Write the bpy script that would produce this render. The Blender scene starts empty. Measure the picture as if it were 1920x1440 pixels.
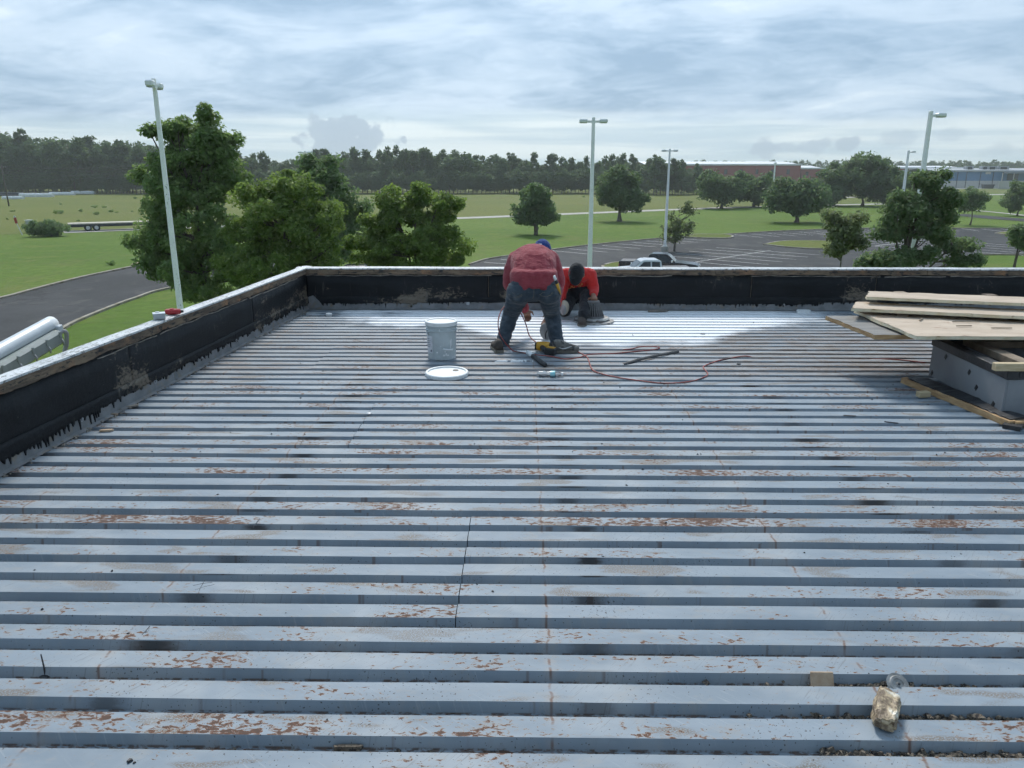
import bpy, bmesh, math, random
import numpy as np
from mathutils import Vector, Matrix, Euler, noise as mnoise

R = math.radians
scene = bpy.context.scene
C = scene.collection
# ------------------------------------------------------------------ camera
CAMZ = 7.8                       # lens above the lawn
FPX, PITCH, YAW = 1442.0, R(15.4), R(0.8)
ZD = CAMZ - 1.565                # top flange of the roof deck
cam_d = bpy.data.cameras.new('camera'); cam = bpy.data.objects.new('camera', cam_d); C.objects.link(cam)
cam.location = (0, 0, CAMZ); cam.rotation_euler = (R(90) - PITCH, 0, YAW)
cam_d.sensor_width = 36.0; cam_d.lens = FPX / 1920 * 36.0
cam_d.clip_start = 0.05; cam_d.clip_end = 6000
scene.camera = cam
scene.view_settings.view_transform = 'Standard'; scene.view_settings.look = 'None'
scene.view_settings.exposure = 0.68; scene.view_settings.gamma = 1.0
scene.view_settings.use_curve_mapping = False
scene.cycles.use_denoising = True
scene.cycles.use_adaptive_sampling = True; scene.cycles.adaptive_threshold = 0.04; scene.cycles.adaptive_min_samples = 16
scene.cycles.max_bounces = 7; scene.cycles.diffuse_bounces = 4; scene.cycles.glossy_bounces = 2
scene.cycles.transmission_bounces = 4; scene.cycles.transparent_max_bounces = 6; scene.cycles.volume_bounces = 1
scene.cycles.caustics_reflective = False; scene.cycles.caustics_refractive = False
scene.cycles.sample_clamp_indirect = 4.0

# ------------------------------------------------------------------ node helper
class NB:
    def __init__(s, tree): s.t = tree; s.n = tree.nodes; s.l = tree.links
    def node(s, typ, **kw):
        nd = s.n.new(typ)
        for k, v in kw.items(): setattr(nd, k, v)
        return nd
    def put(s, sock, v):
        if v is None: return
        if isinstance(v, bpy.types.NodeSocket): s.l.new(v, sock)
        elif isinstance(v, (tuple, list)) and sock.type == 'RGBA': sock.default_value = (*v, 1.0) if len(v) == 3 else v
        else: sock.default_value = v
    def math(s, op, a, b=None, c=None, clamp=False):
        nd = s.node('ShaderNodeMath', operation=op, use_clamp=clamp)
        for i, v in enumerate((a, b, c)):
            if v is not None: s.put(nd.inputs[i], v)
        return nd.outputs[0]
    def vmath(s, op, a, b=None, out=0):
        nd = s.node('ShaderNodeVectorMath', operation=op)
        s.put(nd.inputs[0], a)
        if b is not None:
            if op == 'SCALE': s.put(nd.inputs[3], b)
            else: s.put(nd.inputs[1], b)
        return nd.outputs[out]
    def step(s, v, a, b):                # smooth 0..1 as v goes a..b
        nd = s.node('ShaderNodeMapRange', interpolation_type='SMOOTHSTEP', clamp=True)
        s.put(nd.inputs['Value'], v); s.put(nd.inputs['From Min'], a); s.put(nd.inputs['From Max'], b)
        return nd.outputs[0]
    def noise(s, vec, scale, detail=4, rough=0.55, dist=0.0):
        nd = s.node('ShaderNodeTexNoise'); s.put(nd.inputs['Vector'], vec)
        s.put(nd.inputs['Scale'], scale); s.put(nd.inputs['Detail'], detail)
        s.put(nd.inputs['Roughness'], rough); s.put(nd.inputs['Distortion'], dist)
        return nd.outputs[0]
    def n2(s, x, y, detail=3, rough=0.6, dist=0.0):
        nd = s.node('ShaderNodeTexNoise', noise_dimensions='2D'); s.put(nd.inputs['Vector'], s.comb(x, y, 0.0))
        s.put(nd.inputs['Scale'], 1.0); s.put(nd.inputs['Detail'], detail)
        s.put(nd.inputs['Roughness'], rough); s.put(nd.inputs['Distortion'], dist)
        return nd.outputs[0]
    def mad(s, a, k, c=0.0): return s.math('MULTIPLY_ADD', a, k, c)
    def white(s, v):
        nd = s.node('ShaderNodeTexWhiteNoise', noise_dimensions='1D'); s.put(nd.inputs['W'], v)
        return nd.outputs[0]
    def mix(s, f, a, b):
        nd = s.node('ShaderNodeMix', data_type='RGBA', clamp_factor=True)
        s.put(nd.inputs[0], f); s.put(nd.inputs[6], a); s.put(nd.inputs[7], b)
        return nd.outputs[2]
    def mul3(s, vec, xyz): return s.vmath('MULTIPLY', vec, xyz)
    def sep(s, vec):
        nd = s.node('ShaderNodeSeparateXYZ'); s.put(nd.inputs[0], vec); return nd.outputs
    def comb(s, x, y, z):
        nd = s.node('ShaderNodeCombineXYZ')
        for i, v in enumerate((x, y, z)): s.put(nd.inputs[i], v)
        return nd.outputs[0]

# ------------------------------------------------------------------ sky and sun
SUN_EL, SUN_AZ = R(46), R(-6)            # azimuth from +Y, clockwise
sun_dir = Vector((math.sin(SUN_AZ) * math.cos(SUN_EL), math.cos(SUN_AZ) * math.cos(SUN_EL), math.sin(SUN_EL)))
world = bpy.data.worlds.new('World'); scene.world = world; world.use_nodes = True
def ray(px, py):
    u = (px - 960) / FPX; v = (py - 720) / FPX
    f = math.cos(PITCH) - v * math.sin(PITCH); dn = v * math.cos(PITCH) + math.sin(PITCH)
    return Vector((u * math.cos(YAW) - f * math.sin(YAW), u * math.sin(YAW) + f * math.cos(YAW), -dn))
def U(px, py, z=0.0):
    r = ray(px, py); t = (z - CAMZ) / r.z
    return Vector((0, 0, CAMZ)) + r * t
def UY(px, py, Y):
    r = ray(px, py); return Vector((0, 0, CAMZ)) + r * (Y / r.y)

def build_sky():
    nt = world.node_tree; nt.nodes.clear(); b = NB(nt)
    out = b.node('ShaderNodeOutputWorld'); bg = b.node('ShaderNodeBackground')
    sky = b.node('ShaderNodeTexSky', sky_type='NISHITA', sun_disc=False)
    sky.sun_elevation = SUN_EL; sky.sun_rotation = SUN_AZ
    sky.air_density = 1.0; sky.dust_density = 2.0
    d = b.node('ShaderNodeTexCoord').outputs['Generated']
    x, y, z = b.sep(d)
    zc = b.math('MAXIMUM', z, 0.0)
    inv = b.math('DIVIDE', 1.0, b.math('ADD', zc, 0.18))
    p = b.comb(b.math('MULTIPLY', x, inv), b.math('MULTIPLY', y, inv), 0.0)
    n1 = b.noise(b.vmath('ADD', b.mul3(p, (0.85, 1.0, 1.0)), (3.1, 1.7, 0.0)), 1.30, 7, 0.56, 0.9)
    n2 = b.noise(b.vmath('ADD', b.mul3(p, (0.85, 1.0, 1.0)), (9.3, 4.2, 0.0)), 5.5, 4, 0.62, 0.5)
    n3 = b.noise(b.vmath('ADD', p, (21.3, 8.2, 0.0)), 0.60, 2, 0.5, 0.0)
    n = b.math('ADD', b.math('MULTIPLY', n1, 0.62), b.math('ADD', b.math('MULTIPLY', n2, 0.20), b.math('MULTIPLY', n3, 0.28)))
    cl = b.mix(b.step(n, 0.44, 0.56), (0.215, 0.330, 0.465), (0.315, 0.435, 0.570))
    cl = b.mix(b.step(n, 0.53, 0.64), cl, (0.430, 0.545, 0.670))
    cl = b.mix(b.step(n, 0.63, 0.78), cl, (0.64, 0.725, 0.79))
    # the pale band low over the horizon, streaked
    nb_ = b.noise(b.mul3(d, (3.0, 3.0, 60.0)), 1.0, 5, 0.55, 0.3)
    nl = b.noise(b.vmath('ADD', b.mul3(d, (2.2, 2.2, 9.0)), (4.0, 0.0, 0.0)), 1.0, 3, 0.5, 0.0)
    edge = b.math('ADD', b.math('MULTIPLY', b.math('SUBTRACT', nl, 0.5), 0.075), 0.066)
    low = b.math('SUBTRACT', 1.0, b.step(b.math('SUBTRACT', z, edge), -0.012, 0.012))
    lowc = b.mix(b.step(nb_, 0.40, 0.62), (0.385, 0.51, 0.60), (0.585, 0.675, 0.715))
    cl = b.mix(b.math('MULTIPLY', low, 0.9), cl, lowc)
    # distant blue-grey cumulus standing on the horizon
    nc = b.noise(b.mul3(d, (1, 1, 1.1)), 46.0, 5, 0.50, 0.0)
    nc2 = b.noise(b.mul3(d, (1, 1, 1.1)), 15.0, 3, 0.55, 0.0)
    for (px, py, wx, wz, soft, amt) in ((630, 272, 0.048, 0.030, 0.16, 0.95), (645, 244, 0.026, 0.020, 0.16, 0.95), (1425, 277, 0.020, 0.010, 0.25, 0.8),
                                   (1473, 276, 0.013, 0.006, 0.3, 0.6), (1530, 273, 0.016, 0.008, 0.3, 0.7), (1592, 267, 0.013, 0.007, 0.25, 0.8),
                                   (1690, 260, 0.016, 0.006, 0.4, 0.45), (1778, 249, 0.014, 0.006, 0.5, 0.4), 
                                   (1878, 280, 0.016, 0.006, 0.5, 0.4)):
        c = ray(px, py).normalized(); rt = Vector((c.y, -c.x, 0)).normalized()
        dx = b.math('SUBTRACT', b.vmath('DOT_PRODUCT', d, tuple(rt), 1), rt.dot(c))
        dz = b.math('SUBTRACT', z, c.z)
        fr = b.step(b.vmath('DOT_PRODUCT', d, tuple(c), 1), 0.9, 0.95)
        q = b.math('SQRT', b.math('ADD', b.math('POWER', b.math('DIVIDE', b.math('ABSOLUTE', dx), wx), 2.0), b.math('POWER', b.math('DIVIDE', b.math('ABSOLUTE', dz), wz), 2.0)))
        q = b.math('SUBTRACT', q, b.math('ADD', b.math('MULTIPLY', b.math('SUBTRACT', nc, 0.5), 2.6), b.math('MULTIPLY', b.math('SUBTRACT', nc2, 0.5), 2.6)))
        m = b.math('MULTIPLY', b.math('SUBTRACT', 1.0, b.step(q, 0.9 - soft, 0.9 + soft)), b.math('MULTIPLY', fr, amt))
        cl = b.mix(m, cl, b.mix(nc2, (0.255, 0.355, 0.465), (0.32, 0.42, 0.525)))
    # an overcast dome grows brighter with height and around the veiled sun
    sd = b.math('MAXIMUM', b.vmath('DOT_PRODUCT', d, tuple(sun_dir), 1), 0.0)
    gain = b.math('ADD', b.math('ADD', 0.76, b.math('MULTIPLY', zc, 0.18)), b.math('MULTIPLY', b.math('POWER', sd, 2.0), 0.50))
    cl = b.vmath('SCALE', cl, b.math('MULTIPLY', gain, 8.6))
    lo = b.step(z, -0.02, 0.0)
    cl = b.mix(lo, (3.6, 4.4, 5.0), cl)
    col = b.mix(0.93, sky.outputs[0], cl)
    b.put(bg.inputs[0], col); bg.inputs[1].default_value = 0.1
    b.l.new(bg.outputs[0], out.inputs[0])
build_sky()
world.cycles.sampling_method = 'MANUAL'; world.cycles.sample_map_resolution = 512
sun_l = bpy.data.lights.new('sun', 'SUN'); sun_l.energy = 2.0; sun_l.angle = R(14); sun_l.color = (1.0, 0.95, 0.87)
sun = bpy.data.objects.new('sun', sun_l); C.objects.link(sun); sun.location = (0, 60, 60)
sun.rotation_euler = sun_dir.to_track_quat('Z', 'Y').to_euler()

# ------------------------------------------------------------------ object helpers
MATS = {}
def material(name, fn):
    m = bpy.data.materials.new(name); m.use_nodes = True; nt = m.node_tree
    b = NB(nt); bsdf = nt.nodes['Principled BSDF']; fn(b, bsdf); MATS[name] = m; return m
def tex(b, which='Object'): return b.node('ShaderNodeTexCoord').outputs[which]
def bump(b, bsdf, h, strength=0.3, dist=0.01):
    nd = b.node('ShaderNodeBump'); b.put(nd.inputs['Height'], h); nd.inputs['Strength'].default_value = strength
    nd.inputs['Distance'].default_value = dist; b.l.new(nd.outputs[0], bsdf.inputs['Normal'])
def plain(name, c1, c2=None, scale=8, rough=0.6, metal=0.0, bumps=0.0, bscale=40, bdist=0.005, lo=0.35, hi=0.65, spec=0.5, stretch=(1, 1, 1), c3=None, t3=(0.6, 0.7), s3=30):
    def fn(b, p):
        v = b.mul3(tex(b), stretch)
        col = c1
        if c2 is not None: col = b.mix(b.step(b.noise(v, scale, 6, 0.6), lo, hi), c1, c2)
        if c3 is not None: col = b.mix(b.step(b.noise(v, s3, 5, 0.6), *t3), col, c3)
        b.put(p.inputs['Base Color'], col); p.inputs['Roughness'].default_value = rough
        p.inputs['Metallic'].default_value = metal; p.inputs['Specular IOR Level'].default_value = spec
        if bumps: bump(b, p, b.noise(v, bscale, 6, 0.6), bumps, bdist)
    return material(name, fn)

class MB:
    """collects geometry for ONE mesh object"""
    def __init__(s): s.v = []; s.f = []
    def add(s, verts, faces):
        o = len(s.v); s.v += [tuple(v) for v in verts]; s.f += [tuple(i + o for i in f) for f in faces]; return s
    def box(s, c, size, rot=None, bev=0.0):
        hx, hy, hz = size[0] / 2, size[1] / 2, size[2] / 2
        if bev > 0:
            bm = bmesh.new(); bmesh.ops.create_cube(bm, size=1.0)
            for v in bm.verts: v.co = Vector((v.co.x * size[0], v.co.y * size[1], v.co.z * size[2]))
            bmesh.ops.bevel(bm, geom=bm.edges[:], offset=bev, segments=1, affect='EDGES')
            bm.verts.index_update()
            vs = [v.co.copy() for v in bm.verts]; fs = [tuple(v.index for v in f.verts) for f in bm.faces]; bm.free()
        else:
            vs = [Vector((x * hx, y * hy, z * hz)) for x in (-1, 1) for y in (-1, 1) for z in (-1, 1)]
            fs = [(0, 1, 3, 2), (4, 6, 7, 5), (0, 4, 5, 1), (2, 3, 7, 6), (0, 2, 6, 4), (1, 5, 7, 3)]
        if rot is not None: vs = [rot @ v for v in vs]
        c = Vector(c); return s.add([v + c for v in vs], fs)
    def tube(s, pts, rad, seg=8, cap=True, flat=1.0):
        pts = [Vector(p) for p in pts]; n = len(pts)
        rad = rad if isinstance(rad, (list, tuple)) else [rad] * n
        vs, fs = [], []; side = None
        for i, p in enumerate(pts):
            t = (pts[min(i + 1, n - 1)] - pts[max(i - 1, 0)])
            t = t.normalized() if t.length > 1e-9 else Vector((0, 0, 1))
            if side is None: side = t.orthogonal().normalized()
            else:
                side = side - t * side.dot(t)
                side = side.normalized() if side.length > 1e-6 else t.orthogonal().normalized()
            up = t.cross(side)
            for k in range(seg):
                a = 2 * math.pi * k / seg
                vs.append(p + side * (math.cos(a) * rad[i]) + up * (math.sin(a) * rad[i] * flat))
        for i in range(n - 1):
            for k in range(seg):
                fs.append((i * seg + k, i * seg + (k + 1) % seg, (i + 1) * seg + (k + 1) % seg, (i + 1) * seg + k))
        if cap: fs += [tuple(range(seg - 1, -1, -1)), tuple(range((n - 1) * seg, n * seg))]
        return s.add(vs, fs)
    def lathe(s, prof, seg=24, c=(0, 0, 0), mat=None):
        """prof: list of (r, z); open profile; closes on the axis where r is 0"""
        vs, fs, rows = [], [], []
        for r, z in prof:
            if r < 1e-6: rows.append([len(vs)]); vs.append(Vector((0, 0, z)))
            else:
                rows.append(list(range(len(vs), len(vs) + seg)))
                vs += [Vector((r * math.cos(2 * math.pi * k / seg), r * math.sin(2 * math.pi * k / seg), z)) for k in range(seg)]
        for a, b_ in zip(rows, rows[1:]):
            for k in range(seg):
                k2 = (k + 1) % seg
                if len(a) == 1 and len(b_) == 1: continue
                if len(a) == 1: fs.append((a[0], b_[k2], b_[k]))
                elif len(b_) == 1: fs.append((a[k], a[k2], b_[0]))
                else: fs.append((a[k], a[k2], b_[k2], b_[k]))
        if mat is not None: vs = [mat @ v for v in vs]
        c = Vector(c); return s.add([v + c for v in vs], fs)
    def prism(s, poly, vec):
        """extrude a planar polygon (list of 3D points) along vec"""
        n = len(poly); vec = Vector(vec); p = [Vector(q) for q in poly]
        vs = p + [q + vec for q in p]
        fs = [tuple(range(n - 1, -1, -1)), tuple(range(n, 2 * n))] + [(i, (i + 1) % n, (i + 1) % n + n, i + n) for i in range(n)]
        return s.add(vs, fs)
    def build(s, name, mat, parent=None, smooth=False, loc=None, rot=None, bevel=0.0):
        me = bpy.data.meshes.new(name); me.from_pydata(s.v, [], s.f); me.update()
        bm = bmesh.new(); bm.from_mesh(me); bmesh.ops.recalc_face_normals(bm, faces=bm.faces[:]); bm.to_mesh(me); bm.free()
        return mesh_object(name, me, mat, parent, smooth, loc, rot, bevel)
def mesh_object(name, me, mat, parent=None, smooth=False, loc=None, rot=None, bevel=0.0):
    if mat is not None and not me.materials: me.materials.append(MATS[mat] if isinstance(mat, str) else mat)
    if smooth: me.polygons.foreach_set('use_smooth', [True] * len(me.polygons))
    o = bpy.data.objects.new(name, me); C.objects.link(o)
    if parent is not None: o.parent = parent
    if loc is not None: o.location = loc
    if rot is not None: o.rotation_euler = rot
    if bevel:
        md = o.modifiers.new('bevel', 'BEVEL'); md.width = bevel; md.segments = 1; md.limit_method = 'ANGLE'
    return o
def tag(o, label=None, cat=None, group=None, kind=None):
    for k, v in (('label', label), ('category', cat), ('group', group), ('kind', kind)):
        if v: o[k] = v
    return o
def thing(name, label, cat, loc=(0, 0, 0), rot=(0, 0, 0), group=None):
    o = bpy.data.objects.new(name, None); C.objects.link(o); o.location = loc; o.rotation_euler = rot
    o.empty_display_size = 0.1
    return tag(o, label, cat, group)
def structure(o): o['kind'] = 'structure'; return o
def copy_tree(o, parent=None):
    c = o.copy(); C.objects.link(c); c.parent = parent
    for ch in list(o.children): copy_tree(ch, c)
    return c
def sheet(name, pts, z, mat, parent=None):
    """flat polygon lying at height z (concave outlines allowed)"""
    bm = bmesh.new(); vs = [bm.verts.new((p[0], p[1], z)) for p in pts]
    f = bm.faces.new(vs); f.normal_update()
    if f.normal.z < 0: f.normal_flip()
    bmesh.ops.triangulate(bm, faces=[f]); me = bpy.data.meshes.new(name); bm.to_mesh(me); bm.free()
    return mesh_object(name, me, mat, parent)
def np_mesh(name, verts, quads):
    me = bpy.data.meshes.new(name); nv, nf = len(verts), len(quads)
    me.vertices.add(nv); me.vertices.foreach_set('co', np.asarray(verts, dtype=np.float32).ravel())
    k = quads.shape[1]
    me.loops.add(nf * k); me.loops.foreach_set('vertex_index', np.asarray(quads, dtype=np.int32).ravel())
    me.polygons.add(nf); me.polygons.foreach_set('loop_start', np.arange(0, nf * k, k, dtype=np.int32))
    me.polygons.foreach_set('loop_total', np.full(nf, k, dtype=np.int32))
    me.update(calc_edges=True); me.validate(); me.shade_flat(); return me
def smooth_path(pts, n=8):
    """Catmull-Rom through the points"""
    P = [Vector(p) for p in pts]; P = [P[0] * 2 - P[1]] + P + [P[-1] * 2 - P[-2]]; out = []
    for i in range(1, len(P) - 2):
        for k in range(n):
            t = k / n; a, b_, c, d = P[i - 1], P[i], P[i + 1], P[i + 2]
            out.append(0.5 * ((2 * b_) + (c - a) * t + (2 * a - 5 * b_ + 4 * c - d) * t * t + (3 * b_ - a - 3 * c + d) * t ** 3))
    out.append(P[-2]); return out
# ------------------------------------------------------------------ the roof: corrugated deck
RIB0, RIB = 2.166, 0.1524
ROW0, ROW = 2.439, 0.9144
WA = U(577, 580, ZD); WB = U(17.5, 879, ZD)              # foot of the left parapet: far corner, near point
def wall_x(y): return WA.x + (WB.x - WA.x) * (y - WA.y) / (WB.y - WA.y)
YB = WA.y                                               # foot of the back parapet
XR = 11.0                                               # how far the roof is built to the right
YN = -1.3                                               # and behind the camera

def deck_material(b, p):
    v = tex(b); x, y, z = b.sep(v)
    M, mad, n2 = b.math, b.mad, b.n2
    rr = M('DIVIDE', M('SUBTRACT', y, RIB0), RIB); ri = M('FLOOR', rr); fr = M('FRACT', rr)
    w1 = b.white(M('MULTIPLY', ri, 1.371)); w2 = b.white(mad(ri, 2.113, 40.3))
    nx, ny, nz = b.sep(b.node('ShaderNodeNewGeometry').outputs['True Normal'])
    web = b.step(ny, -0.5, -0.85); top = b.step(nz, 0.9, 0.97)
    valley = b.step(z, ZD - 0.030, ZD - 0.036)
    col = b.mix(b.step(n2(mad(x, 1.5), mad(y, 6.0), 4, 0.65), 0.3, 0.7), (0.206, 0.251, 0.294), (0.252, 0.299, 0.344))
    big = n2(mad(x, 2.4, 31.0), mad(y, 3.0), 3, 0.6)
    col = b.mix(mad(b.step(big, 0.45, 0.75), 0.35), col, (0.43, 0.44, 0.44))
    # fine scuffs and scratches
    q1 = M('ADD', mad(x, 0.62), mad(y, 0.78)); q2 = M('SUBTRACT', mad(y, 0.62), mad(x, 0.78))
    sc = n2(mad(q1, 9.0, ri), mad(q2, 150.0), 3, 0.6)
    col = b.mix(mad(M('MULTIPLY', b.step(sc, 0.60, 0.72), b.step(big, 0.45, 0.62)), 0.6), col, (0.18, 0.19, 0.20))
    sc2 = n2(mad(q2, 7.0, ri), mad(q1, 130.0), 2, 0.6)
    col = b.mix(mad(M('MULTIPLY', b.step(sc2, 0.62, 0.74), b.step(big, 0.55, 0.40)), 0.22), col, (0.45, 0.47, 0.49))
    grime = n2(mad(x, 7.0), mad(y, 14.0, 5.0), 5, 0.75)
    col = b.mix(mad(b.step(grime, 0.52, 0.70), 0.32), col, (0.33, 0.31, 0.28))
    # flaking rust, more on some ribs than on others
    nf = n2(mad(x, 30.0, mad(ri, 3.7)), mad(y, 62.0, mad(ri, 5.3)), 5, 0.66, 0.3)
    nc = n2(mad(x, 2.3, mad(ri, 9.1)), mad(y, 5.0), 2, 0.5)
    dens = M('ADD', mad(M('SUBTRACT', w1, 0.66), 0.20), mad(M('SUBTRACT', nc, 0.5), 0.66))
    r = M('ADD', M('ADD', nf, dens), mad(b.step(fr, 0.30, 0.02), 0.035))
    on_top = M('ADD', mad(top, 0.95), mad(web, 0.06))
    bare = M('MULTIPLY', b.step(n2(mad(x, 2.6, mad(ri, 7.3)), mad(y, 9.0), 2, 0.5), 0.58, 0.67), b.step(w2, 0.30, 0.5))
    speck = n2(mad(x, 160.0), mad(y, 230.0), 2, 0.7)
    col = b.mix(M('MULTIPLY', M('MULTIPLY', bare, top), mad(b.step(speck, 0.36, 0.56), 0.92)), col, b.mix(grime, (0.115, 0.095, 0.075), (0.235, 0.20, 0.165)))
    col = b.mix(M('MULTIPLY', b.step(r, 0.575, 0.665), mad(on_top, 0.62)), col, b.mix(speck, (0.22, 0.155, 0.105), (0.36, 0.30, 0.235)))
    col = b.mix(M('MULTIPLY', b.step(M('ADD', r, mad(M('SUBTRACT', speck, 0.5), 0.05)), 0.648, 0.69), on_top), col, b.mix(b.step(r, 0.66, 0.78), b.mix(speck, (0.085, 0.034, 0.019), (0.21, 0.088, 0.046)), b.mix(speck, (0.045, 0.026, 0.020), (0.115, 0.062, 0.042))))
    # rusty runs down the webs, specks, and dirt lying in the valleys
    run = n2(mad(x, 17.0), mad(ri, 5.1), 2, 0.6)
    col = b.mix(mad(M('MULTIPLY', b.step(run, 0.67, 0.76), web), 0.6), col, (0.13, 0.07, 0.045))
    spk = n2(mad(x, 95.0), M('ADD', mad(y, 95.0), mad(z, 60.0)), 1, 0.6)
    spd = n2(mad(x, 1.8), mad(ri, 2.9), 2, 0.6)
    col = b.mix(mad(b.step(M('ADD', spk, mad(M('SUBTRACT', spd, 0.5), 0.32)), 0.775, 0.80), 0.8), col, (0.05, 0.045, 0.045))
    vd = n2(mad(x, 22.0), mad(y, 60.0), 3, 0.7)
    col = b.mix(mad(M('MULTIPLY', valley, b.step(vd, 0.42, 0.58)), 0.85), col, b.mix(spk, (0.03, 0.026, 0.024), (0.17, 0.10, 0.065)))
    # rusty scribe lines that cross the ribs
    wob = mad(M('SUBTRACT', n2(mad(y, 9.0), 3.0, 3, 0.7), 0.5), 0.035)
    lk = b.step(n2(mad(x, 0.7), mad(y, 11.0, 2.0), 4, 0.75), 0.40, 0.62)
    dxm = 9.0
    for xl, kx in ((-2.413, 0.0), (-1.43, 0.018), (0.092, 0.0), (1.112, 0.0), (2.56, 0.0)):
        dxm = M('MINIMUM', dxm, M('ABSOLUTE', M('SUBTRACT', M('ADD', x, wob), mad(y, kx, xl))))
    col = b.mix(mad(M('MULTIPLY', b.step(dxm, 0.030, 0.004), lk), 0.30), col, (0.36, 0.31, 0.27))
    col = b.mix(mad(M('MULTIPLY', b.step(dxm, 0.0075, 0.001), lk), 0.8), col, (0.15, 0.078, 0.05))
    # scorch marks of the puddle welds on the webs, every other rib over each joist
    par = M('MODULO', M('ADD', ri, 100.0), 2.0)
    jx = M('DIVIDE', M('SUBTRACT', M('ADD', x, mad(M('SUBTRACT', w1, 0.5), 0.09)), 0.245), 1.515)
    ji = M('FLOOR', M('ADD', jx, 0.5))
    jd = M('ABSOLUTE', mad(M('SUBTRACT', jx, ji), 1.515))
    wj = b.white(M('ADD', mad(ji, 13.7), mad(ri, 3.1)))
    wid = mad(wj, 0.060, 0.072)
    jd2 = M('ADD', jd, mad(M('SUBTRACT', n2(mad(x, 26.0), mad(z, 60.0, ri), 3, 0.6), 0.5), 0.05))
    bn = M('MULTIPLY', b.step(jd2, wid, mad(wid, 0.25)), M('MULTIPLY', M('SUBTRACT', 1.0, par), b.step(wj, -0.30, 0.06)))
    col = b.mix(M('MULTIPLY', M('MULTIPLY', bn, M('ADD', web, mad(M('MULTIPLY', top, b.step(fr, 0.08, 0.0)), 0.5))), mad(b.white(mad(wj, 37.0)), 0.55, 0.35)), col, b.mix(b.step(jd2, 0.0, 0.09), (0.024, 0.018, 0.015), (0.085, 0.058, 0.043)))
    # white coating brushed along the back
    sn = n2(mad(x, 0.9), mad(y, 9.0, 4.0), 4, 0.6)
    sn2 = n2(mad(x, 2.0, 8.0), mad(y, 1.4), 3, 0.6)
    jit = M('ADD', mad(M('SUBTRACT', sn, 0.5), 0.9), mad(M('SUBTRACT', sn2, 0.5), 0.8))
    near = mad(b.step(x, -0.9, 0.15), -0.95, 8.05)                      # nearer limit of the coat
    near = M('ADD', near, mad(b.step(x, 1.3, 3.1), 1.15))
    wy = b.step(mad(jit, 0.75, y), M('SUBTRACT', near, 0.16), M('ADD', near, 0.16))
    wx = M('MULTIPLY', b.step(mad(jit, 2.8, x), -2.4, -1.2), b.step(mad(jit, 1.2, x), 3.7, 2.7))
    coat = M('MULTIPLY', M('MULTIPLY', wy, wx), M('ADD', mad(top, 0.98), mad(web, 0.85)))
    # muddy film where the water stood
    mz = M('MULTIPLY', b.step(mad(jit, 0.5, y), 5.6, 6.3), b.step(mad(jit, 0.3, y), 8.3, 7.5))
    mz = M('MULTIPLY', mz, mad(b.step(M('ADD', x, jit), 0.8, 2.0), 0.42, 0.40))
    mn = n2(mad(x, 4.0, ri), mad(y, 24.0), 5, 0.72)
    mrow = b.step(M('ABSOLUTE', M('SUBTRACT', y, 6.13)), 0.10, 0.03)
    mz = M('MAXIMUM', mz, M('MULTIPLY', mrow, mad(top, 0.85)))
    col = b.mix(M('MULTIPLY', mz, b.step(mn, 0.34, 0.60)), col, b.mix(b.step(mn, 0.48, 0.70), (0.265, 0.232, 0.212), (0.165, 0.125, 0.100)))
    col = b.mix(coat, col, (0.88, 0.90, 0.92))
    # thick white splashes by the standing worker
    sq = mad(M('SUBTRACT', n2(mad(x, 14.0), mad(y, 34.0), 3, 0.7), 0.5), 5.0); qm = 9.0
    for (cx, cy, rx, ry) in ((-0.07, 6.42, 0.17, 0.040), (0.03, 6.80, 0.15, 0.05), (-0.30, 6.86, 0.22, 0.018), (0.40, 6.40, 0.02, 0.02)):
        ax = M('DIVIDE', M('SUBTRACT', x, cx), rx); ay = M('DIVIDE', M('SUBTRACT', y, cy), ry)
        qm = M('MINIMUM', qm, M('ADD', M('MULTIPLY', ax, ax), M('MULTIPLY', ay, ay)))
    col = b.mix(b.step(M('ADD', qm, sq), 0.9, 0.6), col, (0.88, 0.89, 0.89))
    b.put(p.inputs['Base Color'], col)
    b.put(p.inputs['Roughness'], M('ADD', mad(M('MAXIMUM', b.step(r, 0.60, 0.68), grime), 0.22, 0.50), mad(coat, 0.3))); p.inputs['Specular IOR Level'].default_value = 0.22
    bump(b, p, n2(mad(x, 3.0), mad(y, 10.0), 2, 0.5), 0.35, 0.006)
material('deck_paint', deck_material)

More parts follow.
